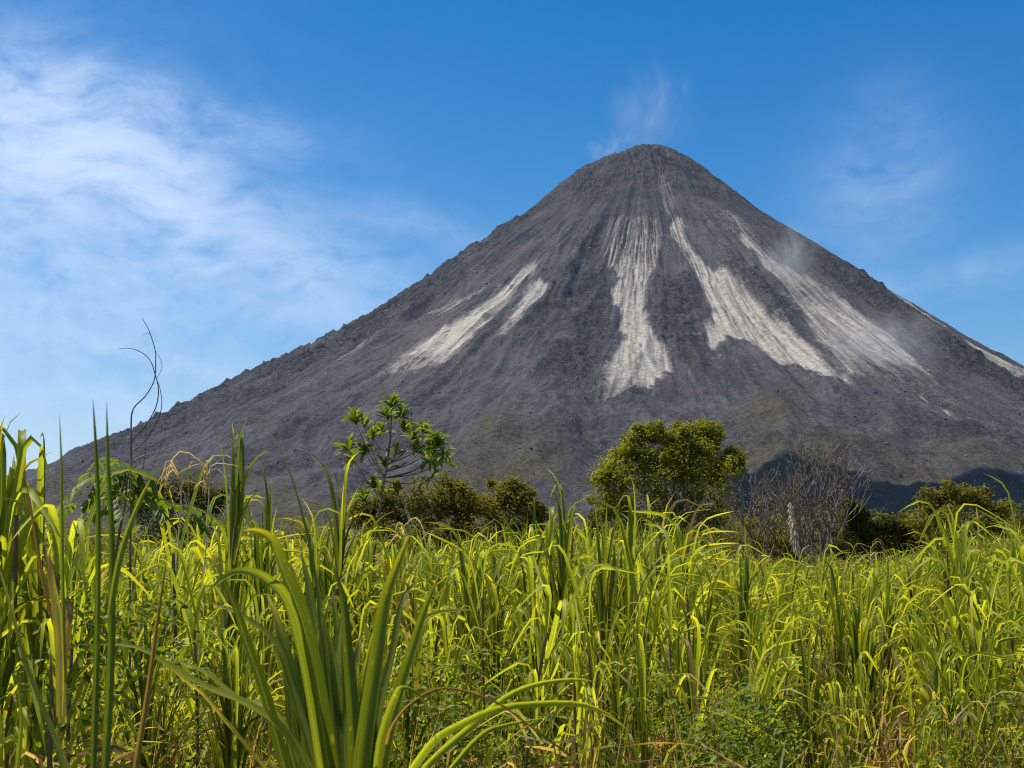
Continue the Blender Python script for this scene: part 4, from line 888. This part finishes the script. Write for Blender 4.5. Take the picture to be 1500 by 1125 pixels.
sp_ = spline([np.array([0, 0, 0.])] + [loc3(*q) for q in stem_px], 24); v_, f_, a_ = tube(sp_, np.linspace(.020, .007, 24), 7); link('trunk', mesh_np('trunk', v_, f_, a_), sap, M_BARK)
ROS = [(574, 592, 0, 569, 660, 15), (588, 606, .2, 572, 640, 14), (568, 610, -.1, 572, 640, 8), (520, 616, -.3, 563, 700, 12), (532, 620, .1, 563, 700, 8), (510, 655, .2, 558, 730, 12), (533, 660, -.2, 562, 695, 14), (556, 634, .1, 570, 660, 14), (545, 640, -.2, 570, 660, 9),
       (592, 628, .2, 571, 655, 10), (605, 640, -.2, 568, 680, 10), (620, 630, .1, 568, 680, 15), (637, 636, -.1, 568, 680, 14), (628, 650, .3, 568, 690, 14), (641, 652, -.1, 568, 690, 12), (610, 660, .2, 567, 690, 12), (632, 672, 0, 566, 700, 10), (652, 662, -.1, 566, 700, 9),
       (656, 674, .2, 566, 700, 6), (634, 698, -.1, 560, 705, 8), (565, 684, .1, 564, 690, 8), (580, 664, 0, 569, 670, 5), (548, 712, .2, 558, 730, 12), (532, 728, -.1, 556, 745, 9), (556, 720, 0, 558, 730, 4), (518, 676, .1, 562, 700, 7)]
rs = np.random.default_rng(9); brs = []
for (a, b, dd, sx_, sy_, k) in ROS:
    tip = loc3(a, b, dd); st_ = loc3(sx_, sy_); mid = (tip + st_) / 2 + np.array([0, 0, -.05]); c = spline([st_, mid, tip], 8); brs.append(tube(c, np.linspace(.007, .003, 8), 4))
    ax = c[-1] - c[-3]; ax /= np.linalg.norm(ax); ax = ax * .6 + np.array([0, 0, .5])
    hang = (a > 615 and rs.random() < .6)
    for j in range(int(k * 1.9)):
        dr = rand_dirs(rs, 1)[0] * .9 + ax * (.7 if not hang else .1) + np.array([0, 0, -.5 if hang else .1])
        o = link('leaf', LL[rs.integers(10)], sap); o.location = tuple(tip - ax * rs.uniform(0, .05))
        q = Vector(dr).to_track_quat('X', 'Z'); e = q.to_euler(); o.rotation_euler = e; s = rs.uniform(.75, 1.2); o.scale = (s, s, s)
v_, f_, a_ = join_parts(brs); link('branches', mesh_np('branches', v_, f_, a_), sap, M_BARK)

# compound leaved shrub at left
D1 = 9.0; g = at(160, 1000, D1); shr = empty('compound_leaf_shrub', (g[0], g[1], -.1)); tag(shr, 'shrub with long feathery compound leaves standing above the cane at left', 'shrub')
def l1(px, py, dd=0.): return at(px, py, D1 + dd) - np.array(shr.location)
def leaflet(seed):
    L, w = .092, .034; tt = np.array([0, .25, .55, .8, 1.]); hw = np.array([.1, .85, 1, .62, .05]) * w / 2; Vv = []
    for t_, h_ in zip(tt, hw): Vv += [(t_ * L, -h_, -.1 * L * t_ ** 2 + h_ * .3), (t_ * L, 0, -.1 * L * t_ ** 2), (t_ * L, h_, -.1 * L * t_ ** 2 + h_ * .3)]
    i = (np.arange(4)[:, None] * 3 + np.arange(2)[None]).ravel(); Q = np.stack([i, i + 1, i + 4, i + 3], -1); A = np.zeros((15, 4)); A[:, 0] = np.tile([0, .5, 1], 5); A[:, 1] = np.repeat(tt * .5, 3); A[:, 2] = .35 + .14 * seed
    me = mesh_np('leaflet', np.array(Vv), Q, A); me.materials.append(M_BROAD); return me
LF = [leaflet(i) for i in range(5)]
v_, f_, a_ = tube(spline([np.zeros(3), l1(160, 900), l1(166, 779), l1(179, 719), l1(184, 683)], 20), np.linspace(.014, .006, 20), 6); link('stem', mesh_np('stem', v_, f_, a_), shr, M_BARK)
v_, f_, a_ = tube(spline([np.zeros(3), l1(165, 900), l1(172, 800), l1(183, 740), l1(186, 700)], 20), np.linspace(.012, .005, 20), 6); link('stem', mesh_np('stem', v_, f_, a_), shr, M_BARK)
FR = [([(182, 697), (150, 695), (120, 706), (96, 730), (76, 752)], 14), ([(184, 683), (165, 671), (148, 672), (134, 690), (130, 702)], 9), ([(180, 705), (165, 712), (156, 725), (150, 742)], 8), ([(186, 684), (200, 690), (208, 705), (211, 722)], 9),
      ([(190, 690), (204, 688), (218, 694), (226, 712)], 8), ([(184, 683), (188, 695), (190, 712), (186, 735)], 9), ([(178, 715), (172, 730), (176, 748), (180, 760)], 8), ([(182, 688), (172, 696), (158, 706), (150, 720)], 8),
      ([(184, 683), (176, 676), (168, 678), (160, 692)], 7), ([(195, 720), (225, 724), (250, 737), (285, 742), (325, 765)], 15), ([(190, 722), (215, 728), (230, 742), (240, 756)], 8), ([(270, 742), (285, 748), (294, 760), (300, 775)], 6),
      ([(120, 740), (105, 738), (90, 750), (80, 768)], 7), ([(172, 745), (150, 748), (128, 760), (110, 778)], 9), ([(186, 700), (198, 705), (204, 718), (200, 735)], 7), ([(150, 700), (140, 712), (134, 724), (128, 738)], 7)]
rs = np.random.default_rng(19)
for pts, k in FR:
    dd = rs.normal(0, .18); c = spline([l1(a, b, dd * i / 3) for i, (a, b) in enumerate(pts)], 24); v_, f_, a_ = tube(c - c[0], np.linspace(.004, .0015, 24), 4)
    fr = link('frond', mesh_np('frond', v_, f_, a_), shr, M_BARK); fr.location = tuple(c[0])
    for j in range(k):
        i = int(3 + 20 * j / (k - 1)); i = min(i, 22); tg = c[i + 1] - c[i - 1]; tg /= np.linalg.norm(tg)
        sidev = np.cross(tg, [0, 0, 1.]); sidev /= np.linalg.norm(sidev) + 1e-9
        for s in (-1, 1):
            dr = sidev * s * .9 + tg * .6 + np.array([0, 0, -.45]) + rs.normal(0, .12, 3)
            o = link('leaflet', LF[rs.integers(5)], fr); o.location = tuple(c[i] - c[0]); o.rotation_euler = Vector(dr).to_track_quat('X', 'Z').to_euler(); q = rs.uniform(.85, 1.25) * (1 if k < 12 else .9); o.scale = (q, q, q)

# dry vine shoots above it
D2 = 9.2; g = at(192, 1000, D2); vn_ = empty('vine_shoots', (g[0], g[1], -.1)); tag(vn_, 'thin dark bare vine tendrils curling up against the sky at left', 'vine')
def vine(pts, r0, r1, mat, dd=0.):
    P3 = np.array([at(a, b, D2 + dd) for a, b in pts]) - np.array(vn_.location); c = spline(P3, 8 * len(pts)); v_, f_, a_ = tube(c, np.linspace(r0, r1, len(c)), 5); link('tendril', mesh_np('tendril', v_, f_, a_), vn_, mat)
vine([(190, 1000), (191, 800), (192, 720), (192, 673), (192, 640), (192, 621)], .008, .0055, M_DEAD)
vine([(192, 621), (193, 606), (199, 594), (214, 579), (226, 556), (228, 530), (227, 512), (220, 489), (214, 476), (208, 466)], .0055, .0018, M_TENDRIL)
vine([(193, 645), (203, 635), (217, 618), (229, 594), (232, 570), (227, 548), (221, 530), (210, 518), (194, 511), (182, 510), (174, 511)], .005, .0016, M_TENDRIL, .15)
vine([(196, 660), (207, 652), (220, 635), (233, 610), (237, 590), (234, 568), (229, 555)], .0045, .0018, M_TENDRIL, -.12)
vine([(229, 555), (236, 543), (237, 533), (232, 520), (227, 515)], .0022, .0012, M_DEAD, .1)
vine([(221, 489), (216, 488), (209, 491)], .0018, .001, M_TENDRIL)
vine([(192, 678), (205, 670), (230, 661), (260, 650)], .005, .0018, M_DEAD, .1)
vine([(205, 700), (212, 670), (214, 640), (213, 622)], .0028, .0012, M_TENDRIL, .2)
vine([(215, 700), (230, 670), (240, 640), (246, 618)], .0022, .001, M_TENDRIL, .3)
vine([(192, 648), (184, 645), (174, 647)], .0025, .001, M_DEAD)

# dry forked grass heads sticking out of the canopy
def dry_stalk(px, top, d, label, seed):
    rs = np.random.default_rng(seed); g = at(px, top, d); r = empty('dry_stalk', (g[0], g[1], -.1)); tag(r, label, 'dry stalk'); H = g[2] + .1
    zz = np.linspace(0, H, 8); v_, f_, a_ = tube(np.stack([.03 * np.sin(zz * 2), 0 * zz, zz], -1), np.linspace(.010, .005, 8), 5); link('stalk', mesh_np('stalk', v_, f_, a_), r, M_PLUME)
    n = 9; z = np.full(n, H) - rs.random(n) * .25
    V_, F_, A_ = ribbons(np.stack([0 * z, 0 * z, z], -1), rs.uniform(0, 6.28, n), rs.uniform(.1, 1.2, n), rs.uniform(.25, .6, n), rs.uniform(1.2, 2.6, n), rs.uniform(.2, .5, n), rs.uniform(.008, .018, n), rs.normal(0, 1, n), rs.random(n) * .3, np.ones(n), S=7)
    for i in range(n): link('dead_leaf', mesh_np('dead_leaf', V_[i].reshape(-1, 3), F_[0], A_[i].reshape(-1, 4)), r, M_CANE)
dry_stalk(303, 676, 11, 'tan dead cane stalk with shrivelled top left of the slender tall cane', 1)
dry_stalk(262, 690, 11.5, 'thin pale dead stalk between the compound leaved shrub and the tan one', 2)
dry_stalk(590, 770, 16, 'pale dead twiggy stalk in front of the wide brown shrub', 3)
dry_stalk(1275, 800, 20, 'short tan dead stalk in front of the small dark trees', 4)

# ------------------------------------------------------------------ cloud that shades the foot of the slope (high above the frame)
rs = np.random.default_rng(4)
iv2, if2 = ico_unit()
def cloud(centres, zc, label):
    Vs, Fs, n0 = [], [], 0
    for (cx_, cy_, cr_) in centres:
        for k in range(4):
            c = np.array([cx_, cy_, zc]) + rs.normal(0, .35, 3) * cr_ * np.array([1, 1, .5]); R_ = cr_ * rs.uniform(.5, .8)
            lat = np.linspace(0, np.pi, 13)[:, None]; lon = np.linspace(0, 2 * np.pi, 25)[None, :-1]
            dxx = np.stack([np.sin(lat) * np.cos(lon), np.sin(lat) * np.sin(lon), np.cos(lat) + 0 * lon], -1)
            w_ = 1 + .28 * (fbm(dxx[..., 0] * 3 + k * 9 + cx_ * .01, dxx[..., 1] * 3 + dxx[..., 2] * 2.3, 7, 3) - .5) * 2
            vv = c + dxx * (R_ * w_)[..., None] * np.array([1, 1, .7]); q = np.arange(12)[:, None] * 24 + np.arange(24)[None]; q2 = np.arange(12)[:, None] * 24 + (np.arange(24)[None] + 1) % 24
            Vs.append(vv.reshape(-1, 3)); Fs.append(np.stack([q, q2, q2 + 24, q + 24], -1).reshape(-1, 4)[:, ::-1] + n0); n0 += 13 * 24
    m, t, out = mat_new('cloud'); df = N(t, 'ShaderNodeBsdfDiffuse'); df.inputs[0].default_value = (.9, .9, .92, 1); tr = N(t, 'ShaderNodeBsdfTranslucent'); tr.inputs[0].default_value = (.5, .5, .52, 1)
    mx = N(t, 'ShaderNodeMixShader'); mx.inputs[0].default_value = .3; t.links.new(df.outputs[0], mx.inputs[1]); t.links.new(tr.outputs[0], mx.inputs[2]); t.links.new(mx.outputs[0], out.inputs[0])
    o = link('cloud', mesh_np('cloud', np.concatenate(Vs), np.concatenate(Fs)), mat=m); tag(o, label, 'cloud', kind='structure'); return o
ZC = 1750.0
def up(x_, y_, z_): k = (ZC - z_) / SUNV.z; return x_ + SUNV.x * k, y_ + SUNV.y * k
cc = []
for x_, y_, r_ in ((360, 2060, 60), (430, 2110, 60), (500, 2150, 75), (580, 2130, 80), (670, 2120, 85), (770, 2100, 95), (880, 2080, 110), (470, 2060, 80), (620, 2000, 100), (780, 1980, 110), (350, 1980, 60), (560, 2060, 60), (640, 2080, 65), (740, 2050, 80), (860, 2020, 90), (960, 1960, 90), (480, 1980, 80), (600, 1920, 90), (720, 1880, 90), (850, 1850, 100), (420, 1900, 70), (1060, 1950, 90), (540, 1780, 90), (700, 1740, 90), (900, 1700, 100)):
    a_, b_ = up(x_, y_, 60.); cc.append((a_, b_, r_)); cc += [(a_ + rs.normal(0, r_ * .8), b_ + rs.normal(0, r_ * .35), r_ * .5) for _ in range(2)]
cloud(cc, ZC, 'white cumulus cloud high above the volcano foot')

# ------------------------------------------------------------------ air
def box_mesh(name, lo, hi):
    (x0, y0, z0), (x1, y1, z1) = lo, hi
    v = [(x0, y0, z0), (x1, y0, z0), (x1, y1, z0), (x0, y1, z0), (x0, y0, z1), (x1, y0, z1), (x1, y1, z1), (x0, y1, z1)]
    f = [(0, 3, 2, 1), (4, 5, 6, 7), (0, 1, 5, 4), (1, 2, 6, 5), (2, 3, 7, 6), (3, 0, 4, 7)]
    me = bpy.data.meshes.new(name); me.from_pydata(v, [], f); return me
HAZE = 1
if HAZE:
    m, t, out = mat_new('haze'); pv = N(t, 'ShaderNodeVolumePrincipled'); pv.inputs['Color'].default_value = (.50, .68, 1.0, 1); pv.inputs['Density'].default_value = 1.6e-5; pv.inputs['Anisotropy'].default_value = .2
    t.links.new(pv.outputs[0], out.inputs['Volume'])
    tag(link('haze', box_mesh('haze', (-15000, -10000, -50), (15000, 21000, 1480)), mat=m), kind='stuff')
def smoke(name, lo, hi, dens, scale, label, shape, col=(.8, .84, .9), seed=0., thr=(.45, .75)):
    c = (np.array(lo) + np.array(hi)) / 2; hs = (np.array(hi) - np.array(lo)) / 2
    lat = np.linspace(0, np.pi, 13)[:, None]; lon = np.linspace(0, 2 * np.pi, 25)[None, :-1]
    dxx = np.stack([np.sin(lat) * np.cos(lon), np.sin(lat) * np.sin(lon), np.cos(lat) + 0 * lon], -1)
    q = np.arange(12)[:, None] * 24 + np.arange(24)[None]; q2 = np.arange(12)[:, None] * 24 + (np.arange(24)[None] + 1) % 24
    me = mesh_np(name, (dxx * hs).reshape(-1, 3), np.stack([q, q2, q2 + 24, q + 24], -1).reshape(-1, 4)[:, ::-1])
    m, t, out = mat_new(name); tc = N(t, 'ShaderNodeTexCoord'); ob = tc.outputs['Object']
    q_ = mapping(t, ob, tuple(1 / v for v in hs)); ln = N(t, 'ShaderNodeVectorMath', operation='LENGTH'); t.links.new(q_, ln.inputs[0])
    fall = smooth(t, ln.outputs['Value'], 1.0, .15)
    nz = noise(t, mapping(t, ob, shape, (seed, 0, 0)), scale, 3, .6, .6)
    de = math_(t, 'MULTIPLY', math_(t, 'MULTIPLY', fall, smooth(t, nz, *thr)), dens)
    pv = N(t, 'ShaderNodeVolumePrincipled'); pv.inputs['Color'].default_value = (*col, 1); t.links.new(de, pv.inputs['Density']); pv.inputs['Anisotropy'].default_value = .1
    t.links.new(pv.outputs[0], out.inputs['Volume'])
    o = link(name, me, mat=m); o.location = tuple(c); tag(o, label, 'smoke', kind='stuff'); return o
smoke('smoke', (240, 3780, 1060), (560, 4020, 1430), 4.2e-3, .0085, 'thin white smoke rising from the volcano summit', (1, 1, .62), thr=(.38, .74))
smoke('smoke', (190, 3790, 1050), (370, 3930, 1190), 1.3e-2, .016, 'faint white smoke at the left shoulder of the summit', (1, 1, 1), seed=5.)
smoke('dust', (560, 3080, 560), (720, 3260, 760), 1.1e-2, .012, 'pale dust drifting over the right hand ash slide', (1, 1, 1), (.72, .72, .74), seed=9., thr=(.4, .6))
smoke('dust', (600, 2700, 330), (900, 2960, 500), 6e-3, .010, 'pale dust at the foot of the right hand ash slide', (1, 1, 1), (.72, .72, .74), seed=2., thr=(.35, .6))
